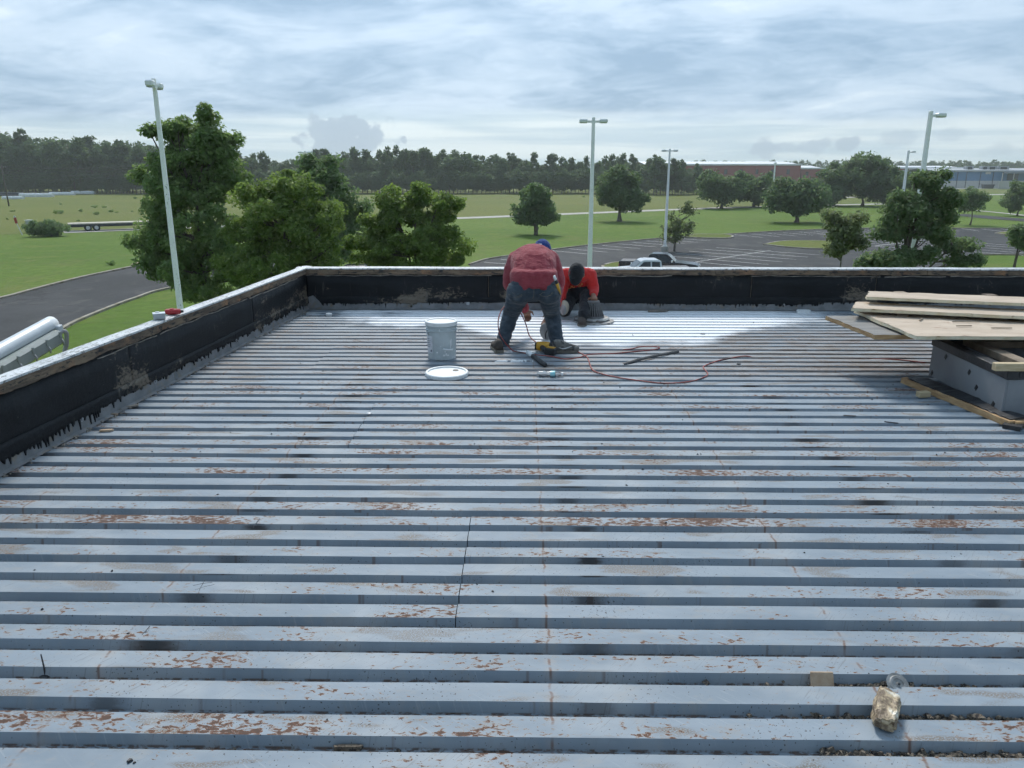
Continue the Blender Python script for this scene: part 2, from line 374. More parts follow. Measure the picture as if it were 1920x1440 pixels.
plain('galvanised', (0.165, 0.17, 0.175), (0.235, 0.24, 0.245), 9, 0.5, 0.0, 0.15, 60, 0.002, c3=(0.24, 0.20, 0.155), t3=(0.55, 0.70), s3=11)
plain('dark_void', (0.01, 0.01, 0.01), rough=0.9)  # flat black that stands for unlit hollows
def membrane_material(b, p):
    v = tex(b); s, y, z = b.sep(v)
    n = b.noise(b.mul3(v, (1.0, 1.0, 2.0)), 3.0, 7, 0.7)
    col = b.mix(b.step(n, 0.3, 0.75), (0.004, 0.0048, 0.0062), (0.014, 0.0155, 0.018))
    st = b.noise(b.mul3(v, (16.0, 1.0, 2.2)), 1.0, 6, 0.72)
    # scraped places where the wood and felt show
    a = b.noise(b.mul3(v, (1.3, 1.0, 2.6)), 1.0, 4, 0.55)
    lowb = b.math('MULTIPLY', b.step(z, 0.30, 0.12), 0.035)
    sc = b.noise(b.mul3(v, (22.0, 1.0, 34.0)), 1.0, 6, 0.75, 0.5)
    m = b.step(b.math('ADD', b.math('ADD', b.math('MULTIPLY', a, 0.9), b.math('MULTIPLY', sc, 0.42)), lowb), 0.765, 0.83)
    col = b.mix(b.math('MULTIPLY', m, 0.8), col, b.mix(sc, (0.075, 0.055, 0.035), (0.30, 0.255, 0.20)))
    m2 = b.math('MULTIPLY', b.step(st, 0.58, 0.70), b.step(a, 0.42, 0.56))
    col = b.mix(b.math('MULTIPLY', m2, 0.6), col, (0.15, 0.14, 0.125))
    dots = b.step(b.noise(b.mul3(v, (38, 1, 38)), 1.0, 2, 0.5), 0.77, 0.80)
    col = b.mix(b.math('MULTIPLY', dots, 0.7), col, (0.28, 0.27, 0.25))
    b.put(p.inputs['Base Color'], col)
    p.inputs['Specular IOR Level'].default_value = 0.25
    b.put(p.inputs['Roughness'], b.math('ADD', 0.42, b.math('MULTIPLY', n, 0.3)))
    bump(b, p, b.math('ADD', b.noise(b.mul3(v, (30, 20, 55)), 1.0, 5, 0.65), b.math('MULTIPLY', st, 0.6)), 0.6, 0.008)
material('tar_membrane', membrane_material)
def coping_material(b, p):
    v = tex(b)
    n = b.noise(v, 5, 5, 0.6); d = b.noise(b.mul3(v, (26, 60, 30)), 1.0, 4, 0.7); w = b.noise(v, 2.3, 3, 0.5)
    col = b.mix(b.step(n, 0.3, 0.7), (0.48, 0.50, 0.51), (0.66, 0.68, 0.69))
    col = b.mix(b.math('MULTIPLY', b.step(b.math('ADD', d, b.math('MULTIPLY', w, 0.25)), 0.62, 0.74), 0.85), col, (0.15, 0.14, 0.125))
    b.put(p.inputs['Base Color'], col); p.inputs['Roughness'].default_value = 0.38
    bump(b, p, n, 0.2, 0.01)
material('coping_metal', coping_material)
def rotted_wood(b, p):
    v = tex(b)
    g = b.noise(b.mul3(v, (5, 30, 40)), 1.0, 6, 0.7); n = b.noise(v, 3.2, 4, 0.6); k = b.noise(b.mul3(v, (11, 10, 30)), 1.0, 5, 0.7)
    col = b.mix(b.step(g, 0.35, 0.65), (0.065, 0.048, 0.036), (0.22, 0.16, 0.105))
    col = b.mix(b.step(n, 0.52, 0.66), col, (0.30, 0.165, 0.085))
    col = b.mix(b.step(k, 0.54, 0.62), col, (0.022, 0.021, 0.022))
    b.put(p.inputs['Base Color'], col); p.inputs['Roughness'].default_value = 0.85; bump(b, p, g, 0.6, 0.008)
material('rotted_wood', rotted_wood)
plain('felt_edge', (0.30, 0.27, 0.23), (0.17, 0.15, 0.13), 12, 0.9, bumps=0.3)
plain('bare_board', (0.27, 0.21, 0.15), (0.16, 0.12, 0.085), 6, 0.85, bumps=0.4)
plain('facade_panel', (0.42, 0.43, 0.44), (0.38, 0.39, 0.40), 1.2, 0.6)
plain('bolt_zinc', (0.55, 0.57, 0.60), (0.40, 0.41, 0.43), 60, 0.35, 0.7)

roof = structure(bpy.data.objects.new('roof_deck', None)); C.objects.link(roof)
def deck_sheet(y0, x0, x1, lift, rng):
    ys, zs = [], []
    prof = [(0.0, -0.038), (0.0235, -0.038), (0.0325, 0.0), (0.1205, 0.0), (0.1300, -0.038)]   # starts in mid-valley
    for k in range(6):
        dz = rng.uniform(-0.0012, 0.0012); dy = rng.uniform(-0.0015, 0.0015)
        for (py, pz) in prof: ys.append(y0 + k * RIB + py + (dy if 0.01 < py < 0.14 else 0)); zs.append(pz + dz)
    ys.append(y0 + 6 * RIB); zs.append(-0.038)
    nx = max(2, int((x1 - x0) / 0.35)); xs = np.linspace(x0, x1, nx + 1); P = len(ys)
    V = []
    for x in xs:
        for i in range(P):
            w = mnoise.noise((x * 0.9, ys[i] * 4.0, 1.7)); w2 = mnoise.noise((x * 1.7, ys[i] * 6.0, 7.7))
            V.append((x, ys[i] + 0.0034 * w, ZD + zs[i] + lift + 0.0026 * w2))
    V = np.array(V); n = len(V)
    Vb = V.copy(); Vb[:, 2] -= 0.0025
    F = []
    for a in range(nx):
        for i in range(P - 1):
            q = (a * P + i, (a + 1) * P + i, (a + 1) * P + i + 1, a * P + i + 1); F.append(q); F.append(tuple(j + n for j in reversed(q)))
    for a, flip in ((0, 0), (nx, 1)):
        for i in range(P - 1):
            q = (a * P + i, a * P + i + 1, a * P + i + 1 + n, a * P + i + n); F.append(q if not flip else tuple(reversed(q)))
    for i in (0, P - 1):
        for a in range(nx):
            q = (a * P + i, (a + 1) * P + i, (a + 1) * P + i + n, a * P + i + n); F.append(q if i else tuple(reversed(q)))
    return mesh_object('deck_sheet', np_mesh('deck_sheet', np.vstack([V, Vb]), np.array(F)), 'deck_paint', roof)
rng = random.Random(4)
LAPS = {0: -0.24, 2: -1.035, 4: -1.745}
for k in range(-4, 8):
    y0 = ROW0 + k * ROW
    if y0 > YB: break
    x0 = min(wall_x(y0), wall_x(y0 + ROW)) - 0.06
    lap = LAPS.get(k)
    if lap: deck_sheet(y0, x0, lap - 0.0018, 0.0, rng); deck_sheet(y0, lap + 0.0018, XR, 0.0025, rng)
    else: deck_sheet(y0, x0, XR, rng.uniform(0, 0.001), rng)

plain('pen_ink', (0.05, 0.055, 0.065), rough=0.7)
for ln in ([(362, 1098), (380, 1094), (398, 1092)], [(366, 1106), (384, 1100), (402, 1096)], [(384, 1088), (376, 1102), (372, 1112)], [(487, 972), (478, 984), (474, 990)], [(465, 983), (480, 982), (496, 983)], [(468, 988), (484, 985)], [(266, 1190), (274, 1182), (281, 1174)], [(272, 1186), (276, 1184)], [(1101, 1138), (1104, 1150), (1104, 1159)], [(1760, 985), (1763, 994)], [(880, 1070), (884, 1078)], [(560, 838), (566, 828), (571, 822)], [(1082, 968), (1080, 976)]):
    MB().tube([U(x_, y_, ZD + 0.0012) for x_, y_ in ln], 0.0013, 5).build('pen_mark', 'pen_ink', roof)

# the building under the roof
o = MB().prism([(wall_x(YN) - 0.30, YN, 0), (XR, YN, 0), (XR, YB + 0.28, 0), (wall_x(YB) - 0.30, YB + 0.28, 0)], (0, 0, ZD - 0.40)).build('building_wall', 'facade_panel')
structure(o)
o = MB().prism([(wall_x(YN) - 0.05, YN + 0.01, ZD - 0.06), (XR - 0.01, YN + 0.01, ZD - 0.06), (XR - 0.01, YB + 0.05, ZD - 0.06), (wall_x(YB) - 0.05, YB + 0.05, ZD - 0.06)], (0, 0, -0.338)).build('under_deck_dark', 'dark_void')  # black slab painting the darkness seen through the deck gaps
structure(o)

# ------------------------------------------------------------------ parapets
def jag_strip(s0, s1, top, bot, y, th, ds=0.02):
    """a strip along the wall with ragged edges: front face at y, thickness th behind it"""
    n = max(2, int((s1 - s0) / ds)); m = MB(); V = []; F = []
    for i in range(n + 1):
        s = s0 + (s1 - s0) * i / n; t, b_ = top(s), bot(s)
        zs = (t, t * 0.6 + b_ * 0.4, t * 0.2 + b_ * 0.8, b_)
        for z in zs: V.append((s, y + 0.0012 * mnoise.noise((s * 8, z * 11, y)), z))
        V.append((s, y + th, b_)); V.append((s, y + th, t))
    for i in range(n):
        a, c = i * 6, (i + 1) * 6
        for k in range(6): F.append((a + k, a + (k + 1) % 6, c + (k + 1) % 6, c + k))
    F.append(tuple(range(5, -1, -1))); F.append(tuple(range(n * 6, n * 6 + 6)))
    return m.add(V, F)
def nz(s, f, seed): return mnoise.noise((s * f, seed * 7.31, 0.5))
def parapet(name, label, origin, ang, L, H, cw, seams, drip, bolts, seed, s_pre=0.0, s_post=0.0, joints=(), flash=0.115):
    root = thing(name, label, 'parapet', origin, (0, 0, ang)); rr = random.Random(seed)
    m = MB().box(((L + s_post - s_pre) / 2, 0.004 + (cw - 0.016) / 2, (H - 0.05 - 0.40) / 2), (L + s_pre + s_post, cw - 0.016, H - 0.05 + 0.40))
    m.build('backing_wall', 'bare_board', root)
    edges = [0.0] + list(seams) + [L]
    for a, b_ in zip(edges, edges[1:]):
        tp = lambda s: H - 0.078 + 0.012 * nz(s, 5, seed) + 0.006 * nz(s, 23, seed + 1)
        bt = lambda s: 0.085 + 0.01 * nz(s, 3, seed + 2)
        jag_strip(a + 0.004, b_ - 0.004, tp, bt, -0.006 - 0.0015 * (rr.random()), 0.0095, 0.025).build('membrane_sheet', 'tar_membrane', root, True)
    dr = {}
    for i in range(int(L / 0.011) + 2): dr[i] = max(0.0, rr.gauss(0.15, 0.5)) ** 1.2 if rr.random() < 0.75 else 0.0
    def lowbot(s):
        base, amp = drip(s)
        return base + 0.010 * nz(s, 6, seed + 3) + 0.006 * nz(s, 21, seed + 4) - amp * dr.get(int(s / 0.011), 0)
    lt = lambda s: 0.155 + 0.008 * nz(s, 1.2, seed + 5) + 0.003 * nz(s, 16, seed + 6)
    s = 0.0
    while s < L - 0.01:
        e = min(L, s + 4.1); jag_strip(s + 0.002, e - 0.002, lt, lambda q: max(lowbot(q), 0.004), -0.015, 0.009, 0.0055).build('tar_band', 'tar_membrane', root, True); s = e
    s = 0.0
    while s < L - 0.01:                                      # grey metal base flashing in lengths
        e = min(L, s + 2.35)
        f = MB(); zt = flash
        f.add([(s, -0.0045, zt), (e - 0.006, -0.0045, zt), (e - 0.006, -0.012, 0.012), (s, -0.012, 0.012), (s, -0.045, 0.006), (e - 0.006, -0.045, 0.006),
               (s, -0.002, zt), (e - 0.006, -0.002, zt)], [(0, 1, 2, 3), (3, 2, 5, 4), (0, 6, 7, 1)])
        f.build('base_flashing', 'galvanised', root); s = e
    s = -s_pre
    while s < L + s_post - 0.02:                             # nailer under the coping
        e = min(L + s_post, s + 2.44)
        tp = lambda q: H - 0.016
        bt = lambda q: H - 0.072 - 0.014 * max(-1, nz(q, 7, seed + 8)) - 0.008 * nz(q, 31, seed + 9)
        jag_strip(s + 0.003, e - 0.003, tp, bt, -0.018, 0.021, 0.03).build('nailer_board', 'rotted_wood', root); s = e
    s = 0.0
    while s < L - 0.02:
        e = min(L, s + rr.uniform(0.5, 1.9))
        if rr.random() < 0.75:
            w = rr.uniform(0.004, 0.011)
            jag_strip(s, e - 0.05, lambda q: H - 0.084 + 0.010 * nz(q, 6, seed + 11), lambda q: H - 0.084 - w + 0.010 * nz(q, 6, seed + 11) - 0.006 * abs(nz(q, 19, seed)), -0.0095, 0.0025, 0.03).build('felt_strip', 'felt_edge', root)
        s = e
    s = -s_pre; js = sorted(joints) or [x * 3.05 + 1.1 for x in range(10)]
    for e in [j for j in js if j < L + s_post - 0.1] + [L + s_post]:
        n = max(2, int((e - s) / 0.15)); V, F = [], []
        for i in range(n + 1):
            q = s + 0.002 + (e - s - 0.004) * i / n
            d1 = 0.003 * nz(q, 2.2, seed + 13); d2 = 0.004 * nz(q, 3.1, seed + 14)
            for (yy, zz) in ((-0.022 + d2, H - 0.016), (-0.024 + d2, H - 0.002 + d1), (cw * 0.5, H + 0.004 + d1), (cw, H - 0.002 + d1), (cw + 0.006, H - 0.095), (cw + 0.002, H - 0.095), (cw - 0.004, H - 0.012), (-0.018 + d2, H - 0.012)):
                V.append((q, yy, zz))
        for i in range(n):
            for k in range(8): F.append((i * 8 + k, i * 8 + (k + 1) % 8, (i + 1) * 8 + (k + 1) % 8, (i + 1) * 8 + k))
        F += [tuple(range(7, -1, -1)), tuple(range(n * 8, n * 8 + 8))]
        MB().add(V, F).build('coping', 'coping_metal', root); s = e
    for s in bolts:
        mt = Matrix.Rotation(R(90), 3, 'X')
        MB().lathe([(0, 0.0), (0.020, 0.0), (0.020, 0.003), (0.009, 0.004), (0.009, 0.011), (0, 0.012)], 10, (s, -0.009, 0.075), mt).build('bolt', 'bolt_zinc', root)
    return root
PH = 0.49
ang = math.atan2(WA.y - WB.y, WA.x - WB.x); Lleft = (WA.y - YN) / math.sin(ang)
def sleft(y): return (y - YN) / math.sin(ang)
bol = [sleft(y) for y in (4.55, 5.45, 6.2, 6.9, 7.6, 8.15, 8.6)]
parapet('parapet_wall', 'left black tarred parapet with white metal coping beside the driveway', (wall_x(YN), YN, ZD), ang, Lleft, PH, 0.085,
        [sleft(1.9), sleft(5.17), sleft(7.35)], lambda s: (0.070 if s < sleft(4.4) else 0.082, 0.052 if s < sleft(4.75) else 0.034), bol, 3, s_post=0.18, joints=[sleft(2.6), sleft(6.4)])
parapet('parapet_wall', 'black tarred parapet with white coping across the back of the roof', (WA.x, YB, ZD), 0.0, XR - WA.x, PH, 0.15,
        [WA.x * -1 + x for x in (-0.4, 2.66, 4.10, 7.3)], lambda s: (0.092 if 1.3 < s < 4.0 else (0.075 if s < 6 else 0.10), 0.022 if 1.3 < s < 4.0 else 0.035), [1.9, 5.6], 8, s_pre=0.11, joints=[0.08, 2.9, 5.75, 8.6], flash=0.125)
# torn flashing in the corner
MB().prism([(WA.x + 0.03, YB - 0.02, ZD + 0.02), (WA.x + 0.20, YB - 0.022, ZD + 0.03), (WA.x + 0.15, YB - 0.024, ZD + 0.10), (WA.x + 0.08, YB - 0.022, ZD + 0.17), (WA.x + 0.02, YB - 0.02, ZD + 0.15)], (0, 0.004, 0.0)).build('flashing_scrap', 'galvanised')
tag(bpy.data.objects['flashing_scrap'], 'torn grey metal flashing scrap in the far left corner of the parapet', 'flashing')
# ------------------------------------------------------------------ ground, roads, parking
def grass_mat(name, c1, c2, c3, sc):
    def fn(b, p):
        v = tex(b); x, y, z = b.sep(v)
        a = b.n2(b.mad(x, 0.035 * sc), b.mad(y, 0.035 * sc), 5, 0.65); f = b.n2(b.mad(x, 1.3), b.mad(y, 1.3), 4, 0.75)
        m = b.n2(b.mad(x, 0.16, 7.0), b.mad(y, 0.30), 4, 0.6)
        col = b.mix(b.step(a, 0.35, 0.65), c1, c2); col = b.mix(b.mad(b.step(m, 0.5, 0.72), 0.6), col, c3)
        wr = b.n2(b.mad(x, 0.09, 3.0), b.mad(y, 0.05), 5, 0.7)
        col = b.mix(b.mad(b.step(wr, 0.56, 0.74), 0.40), col, (0.175, 0.155, 0.060))
        col = b.mix(b.mad(b.step(f, 0.35, 0.7), 0.45), col, tuple(0.6 * q for q in c1))
        b.put(p.inputs['Base Color'], col); p.inputs['Roughness'].default_value = 0.9; p.inputs['Specular IOR Level'].default_value = 0.15
        bump(b, p, f, 0.9, 0.15)
    return material(name, fn)
grass_mat('lawn_grass', (0.090, 0.158, 0.018), (0.120, 0.185, 0.026), (0.155, 0.186, 0.038), 1.0)
grass_mat('meadow_grass', (0.122, 0.152, 0.028), (0.146, 0.166, 0.036), (0.165, 0.156, 0.046), 0.8)
grass_mat('island_grass', (0.115, 0.150, 0.026), (0.145, 0.165, 0.034), (0.16, 0.15, 0.045), 2.0)
def asphalt(b, p):
    v = tex(b); x, y, z = b.sep(v)
    a = b.n2(b.mad(x, 0.10), b.mad(y, 0.10), 5, 0.65); f = b.n2(b.mad(x, 5.0), b.mad(y, 5.0), 3, 0.7); w = b.n2(b.mad(x, 0.45), b.mad(y, 0.25, 4.0), 5, 0.7)
    col = b.mix(b.step(a, 0.35, 0.68), (0.040, 0.042, 0.045), (0.062, 0.064, 0.067))
    col = b.mix(b.mad(b.step(w, 0.52, 0.70), 0.55), col, (0.11, 0.105, 0.095))
    col = b.mix(b.mad(b.step(f, 0.4, 0.7), 0.3), col, (0.065, 0.065, 0.066))
    cr = b.node('ShaderNodeTexVoronoi', feature='DISTANCE_TO_EDGE'); b.put(cr.inputs['Vector'], b.comb(b.mad(w, 2.0, b.mad(x, 0.13)), b.mad(y, 0.13), 0.0)); cr.inputs['Scale'].default_value = 1.0
    col = b.mix(b.mad(b.step(cr.outputs[0], 0.012, 0.004), 0.5), col, (0.02, 0.02, 0.02))
    b.put(p.inputs['Base Color'], col); p.inputs['Roughness'].default_value = 0.85; p.inputs['Specular IOR Level'].default_value = 0.15; bump(b, p, f, 0.4, 0.01)
material('asphalt', asphalt)
plain('concrete', (0.42, 0.40, 0.36), (0.34, 0.32, 0.28), 0.6, 0.85, bumps=0.2, bscale=4, c3=(0.25, 0.22, 0.17), t3=(0.58, 0.72), s3=1.7)
plain('kerb_concrete', (0.34, 0.31, 0.26), (0.24, 0.21, 0.16), 0.9, 0.85, c3=(0.16, 0.14, 0.08), t3=(0.52, 0.66), s3=2.3)
def stall_paint(b, p):
    v = tex(b); w = b.noise(b.mul3(v, (3, 9, 1)), 1.0, 5, 0.7)
    b.put(p.inputs['Base Color'], b.mix(b.step(w, 0.50, 0.66), (0.60, 0.60, 0.58), (0.14, 0.14, 0.14))); p.inputs['Roughness'].default_value = 0.7
material('stall_paint', stall_paint)

g = sheet('ground', [(-3500, -400), (3500, -400), (3500, 5000), (-3500, 5000)], 0.0, 'lawn_grass'); structure(g)
pl = [U(-260, 450), U(60, 438.2), U(1348, 390.2), U(1700, 378), (160, 300, 0), (420, 360, 0), (420, 900, 0), (-900, 900, 0), (-900, 200, 0)]
structure(sheet('meadow', pl, 0.02, 'meadow_grass'))
def ribbon(line, w):
    """road outline of width w around a centre line"""
    L, Rr = [], []
    for i, p in enumerate(line):
        d = (Vector(line[min(i + 1, len(line) - 1)]) - Vector(line[max(i - 1, 0)])); d.z = 0; d.normalize(); n = Vector((-d.y, d.x, 0)) * w / 2
        L.append(Vector(p) + n); Rr.append(Vector(p) - n)
    return L + Rr[::-1]
def kerb(name, line, w=0.16, h=0.13, mat='kerb_concrete'):
    m = MB(); out = []
    for i, p in enumerate(line):
        d = (Vector(line[min(i + 1, len(line) - 1)]) - Vector(line[max(i - 1, 0)])); d.z = 0; d.normalize(); n = Vector((-d.y, d.x, 0)) * w / 2
        p = Vector(p); out += [p + n, p - n, p - n + Vector((0, 0, h)), p + n + Vector((0, 0, h))]
    for i in range(len(line) - 1):
        for k in range(4): m.f.append((i * 4 + k, i * 4 + (k + 1) % 4, (i + 1) * 4 + (k + 1) % 4, (i + 1) * 4 + k))
    m.f += [(3, 2, 1, 0), tuple(range(len(out) - 4, len(out)))]; m.v = [tuple(v) for v in out]
    return structure(m.build(name, mat))
# long pale lane between lawn and meadow
lane = [U(118, 435.5), U(500, 421.3), U(905, 407.8), U(1203, 395.8), U(1348, 390), U(1500, 386), U(1660, 382.5)]
structure(sheet('lane', ribbon(lane, 4.6), 0.045, 'concrete'))
# asphalt drive on the left
up = [U(-330, 640), U(0, 561), U(60, 545), U(150, 522), U(230, 505), U(298, 492), U(400, 478), U(520, 470)]
dn = [U(-330, 960), U(-60, 742), U(40, 664), U(103, 627), U(146, 603), U(219, 573), U(256, 560), U(306, 544), U(420, 524), U(560, 505)]
up = smooth_path(up, 4); dn = smooth_path(dn, 4)
structure(sheet('driveway', up + dn[::-1], 0.02, 'asphalt'))
kerb('kerb', up, 0.30); kerb('kerb', dn, 0.22)
# parking lot
far = smooth_path([U(880, 497), U(905, 489), U(930, 484), U(1036, 469), U(1104, 460.5), U(1209, 450), U(1300, 443.5), U(1346, 441), U(1460, 434), U(1560, 430.5), U(1660, 428), U(1784, 428.5), U(1930, 429)], 3)
near_edge = [U(1930, 479), U(1860, 478.5), U(1833, 480), U(1800, 492), U(1760, 520), U(1500, 545), U(1200, 560), U(900, 540)]
lot = structure(sheet('parking_lot', far + near_edge, 0.03, 'asphalt'))
kerb('kerb', far, 0.20); kerb('kerb', smooth_path(near_edge[:5], 3), 0.20)
def island(pts, name='island'):
    pts = smooth_path(pts + [pts[0]], 5)[:-1]
    structure(sheet(name, pts, 0.13, 'island_grass')); kerb('kerb', pts + [pts[0], pts[1]], 0.24, 0.15)
island([U(1432, 459.5), U(1470, 453.5), U(1540, 453), U(1600, 456), U(1622, 462), U(1606, 468), U(1540, 468), U(1480, 465)])
island([U(1866, 438), U(1900, 435), U(1960, 435), U(1960, 442.5), U(1895, 442)])
island([U(1130, 500), U(1150, 494.5), U(1180, 493.5), U(1210, 498), U(1200, 520), U(1140, 520)])
island([U(1283, 445.5), U(1300, 441), U(1350, 440.5), U(1372, 443), U(1366, 447.5), U(1320, 447.5)])
line_mesh = bpy.data.meshes.new('stall_line')
line_mesh.from_pydata([(-0.5, -0.06, 0), (0.5, -0.06, 0), (0.5, 0.06, 0), (-0.5, 0.06, 0)], [], [(0, 1, 2, 3)]); line_mesh.materials.append(MATS['stall_paint'])
def stall_line(a, b_):
    o = bpy.data.objects.new('stall_line', line_mesh); C.objects.link(o); o.parent = lot
    a = Vector(a); b_ = Vector(b_); d = b_ - a; m = (a + b_) / 2; o.location = (m.x, m.y, 0.036)
    o.rotation_euler = (0, 0, math.atan2(d.y, d.x)); o.scale = (Vector((d.x, d.y)).length, 1.15, 1)
def stall_row(p0, p1, length, both=False, skip=(), sp=2.75, centre=False):
    p0 = Vector(p0); p1 = Vector(p1); d = (p1 - p0); d.z = 0; L = d.length; d.normalize(); n = Vector((d.y, -d.x, 0))
    if centre: stall_line(p0, p1)
    k = 0
    while k * sp <= L:
        if k not in skip:
            q = p0 + d * (k * sp); stall_line(q - n * (length if both else -0.25), q + n * length)
        k += 1
stall_row(U(1030, 470), U(1262, 446.5), 5.4)
stall_row(U(1375, 440), U(1640, 429), 5.4)
stall_row(U(1304, 492), U(1445, 470), 5.6, both=True, centre=True)
stall_row(U(1640, 462), U(1740, 449), 5.6, both=True, centre=True)
stall_row(U(1830, 473), U(1930, 459), 5.4, both=True)
stall_row(U(1690, 428.5), U(1925, 429.3), 5.2)
stall_row(U(903, 492), U(940, 486), 5.2)
# far right drive, kerb walk and pale road by the blue warehouse
structure(sheet('driveway', ribbon(smooth_path([U(1786, 402), U(1830, 405.5), U(1880, 410), U(1960, 416)], 3), 6.0), 0.05, 'asphalt'))
structure(sheet('pavement', ribbon(smooth_path([U(1778, 391), U(1840, 396), U(1900, 402), U(1960, 409)], 3), 1.6), 0.06, 'concrete'))
structure(sheet('road', ribbon([U(1560, 371), U(1700, 368), U(1845, 365.5), U(1990, 362.5)], 7.0), 0.06, 'concrete'))
structure(sheet('yard', [U(1700, 356), U(1990, 352), U(1990, 347), U(1700, 349)], 0.05, 'concrete'))
# bare earth at the edge of the drive
plain('bare_earth', (0.21, 0.155, 0.095), (0.14, 0.12, 0.06), 0.8, 0.95)
structure(sheet('bare_earth', smooth_path([U(243, 497), U(262, 491.5), U(287, 490), U(282, 493.5), U(258, 498), U(243, 497)], 3)[:-1], 0.05, 'bare_earth'))

# ------------------------------------------------------------------ trees
def leaf_mat(name, c1, c2, c3, trans=0.35):
    def fn(b, p):
        nt = b.t; rnd = b.node('ShaderNodeNewGeometry').outputs['Random Per Island']
        col = b.mix(rnd, c1, c2); col = b.mix(b.step(b.white(b.mad(rnd, 91.7)), 0.75, 1.0), col, c3)
        oi = b.node('ShaderNodeObjectInfo').outputs['Random']
        col = b.mix(b.mad(oi, 0.20), col, tuple(q * 0.62 for q in c1))
        b.put(p.inputs['Base Color'], col); p.inputs['Roughness'].default_value = 0.55; p.inputs['Specular IOR Level'].default_value = 0.3
        tr = b.node('ShaderNodeBsdfTranslucent'); b.put(tr.inputs[0], b.mix(0.5, col, tuple(min(1, q * 1.6) for q in c2)))
        mx = b.node('ShaderNodeMixShader'); mx.inputs[0].default_value = trans
        b.l.new(p.outputs[0], mx.inputs[1]); b.l.new(tr.outputs[0], mx.inputs[2])
        b.l.new(mx.outputs[0], nt.nodes['Material Output'].inputs[0])
    return material(name, fn)
leaf_mat('leaf_maple', (0.125, 0.205, 0.068), (0.215, 0.310, 0.100), (0.300, 0.385, 0.140), 0.5)
leaf_mat('leaf_bright', (0.100, 0.165, 0.036), (0.190, 0.275, 0.062), (0.285, 0.350, 0.100), 0.5)
leaf_mat('leaf_dark', (0.098, 0.165, 0.064), (0.155, 0.235, 0.090), (0.205, 0.280, 0.112), 0.5)
leaf_mat('leaf_oak', (0.086, 0.140, 0.060), (0.135, 0.200, 0.084), (0.185, 0.245, 0.106), 0.5)
leaf_mat('leaf_myrtle', (0.108, 0.170, 0.076), (0.180, 0.255, 0.108), (0.250, 0.260, 0.135), 0.5)
leaf_mat('leaf_pale', (0.120, 0.160, 0.070), (0.190, 0.230, 0.105), (0.24, 0.26, 0.135), 0.5)
leaf_mat('leaf_forest', (0.062, 0.108, 0.050), (0.102, 0.160, 0.070), (0.148, 0.200, 0.088), 0.45)
leaf_mat('leaf_pine', (0.054, 0.092, 0.046), (0.085, 0.132, 0.062), (0.115, 0.162, 0.076), 0.4)
plain('bark', (0.085, 0.068, 0.052), (0.15, 0.125, 0.10), 14, 0.9, bumps=0.5, stretch=(1, 1, 0.2))
plain('bark_grey', (0.13, 0.12, 0.105), (0.20, 0.185, 0.165), 14, 0.9, bumps=0.4, stretch=(1, 1, 0.2))

def leaves(rs, centres, per, spread, size, upb=0.35, out_from=None, aspect=0.55, flat=0.75):
    """quads scattered round clump centres; returns verts, quads"""
    N = len(centres) * per
    c = np.repeat(centres, per, axis=0); sp = np.repeat(np.broadcast_to(np.asarray(spread), (len(centres),)), per)[:, None]
    d = rs.normal(size=(N, 3)); d /= np.linalg.norm(d, axis=1)[:, None] + 1e-9
    rad = rs.random(N)[:, None] ** 0.45
    pos = c + d * rad * sp * np.array([1, 1, flat])
    nrm = rs.normal(size=(N, 3)) * 0.75 + d * 0.6 + np.array([0, 0, upb])
    if out_from is not None: o_ = pos - out_from; nrm += 0.5 * o_ / (np.linalg.norm(o_, axis=1)[:, None] + 1e-6)
    nrm /= np.linalg.norm(nrm, axis=1)[:, None] + 1e-9
    t = np.cross(nrm, rs.normal(size=(N, 3))); t /= np.linalg.norm(t, axis=1)[:, None] + 1e-9
    b_ = np.cross(nrm, t); s = size * (0.6 + 0.8 * rs.random(N))[:, None]
    V = np.stack([pos - t * s, pos + b_ * s * aspect, pos + t * s - nrm * s * 0.25, pos - b_ * s * aspect], 1).reshape(-1, 3)
    Q = np.arange(N * 4).reshape(-1, 4); return V, Q
def limb_path(a, b_, rs, sag=0.12, n=5):
    a = np.array(a, float); b_ = np.array(b_, float); L = np.linalg.norm(b_ - a)
    mid = (a + b_) / 2 + rs.normal(size=3) * L * 0.06 + np.array([0, 0, -sag * L * 0.3]); out = []
    for i in range(n):
        t = i / (n - 1); out.append((1 - t) ** 2 * a + 2 * t * (1 - t) * mid + t * t * b_)
    return out
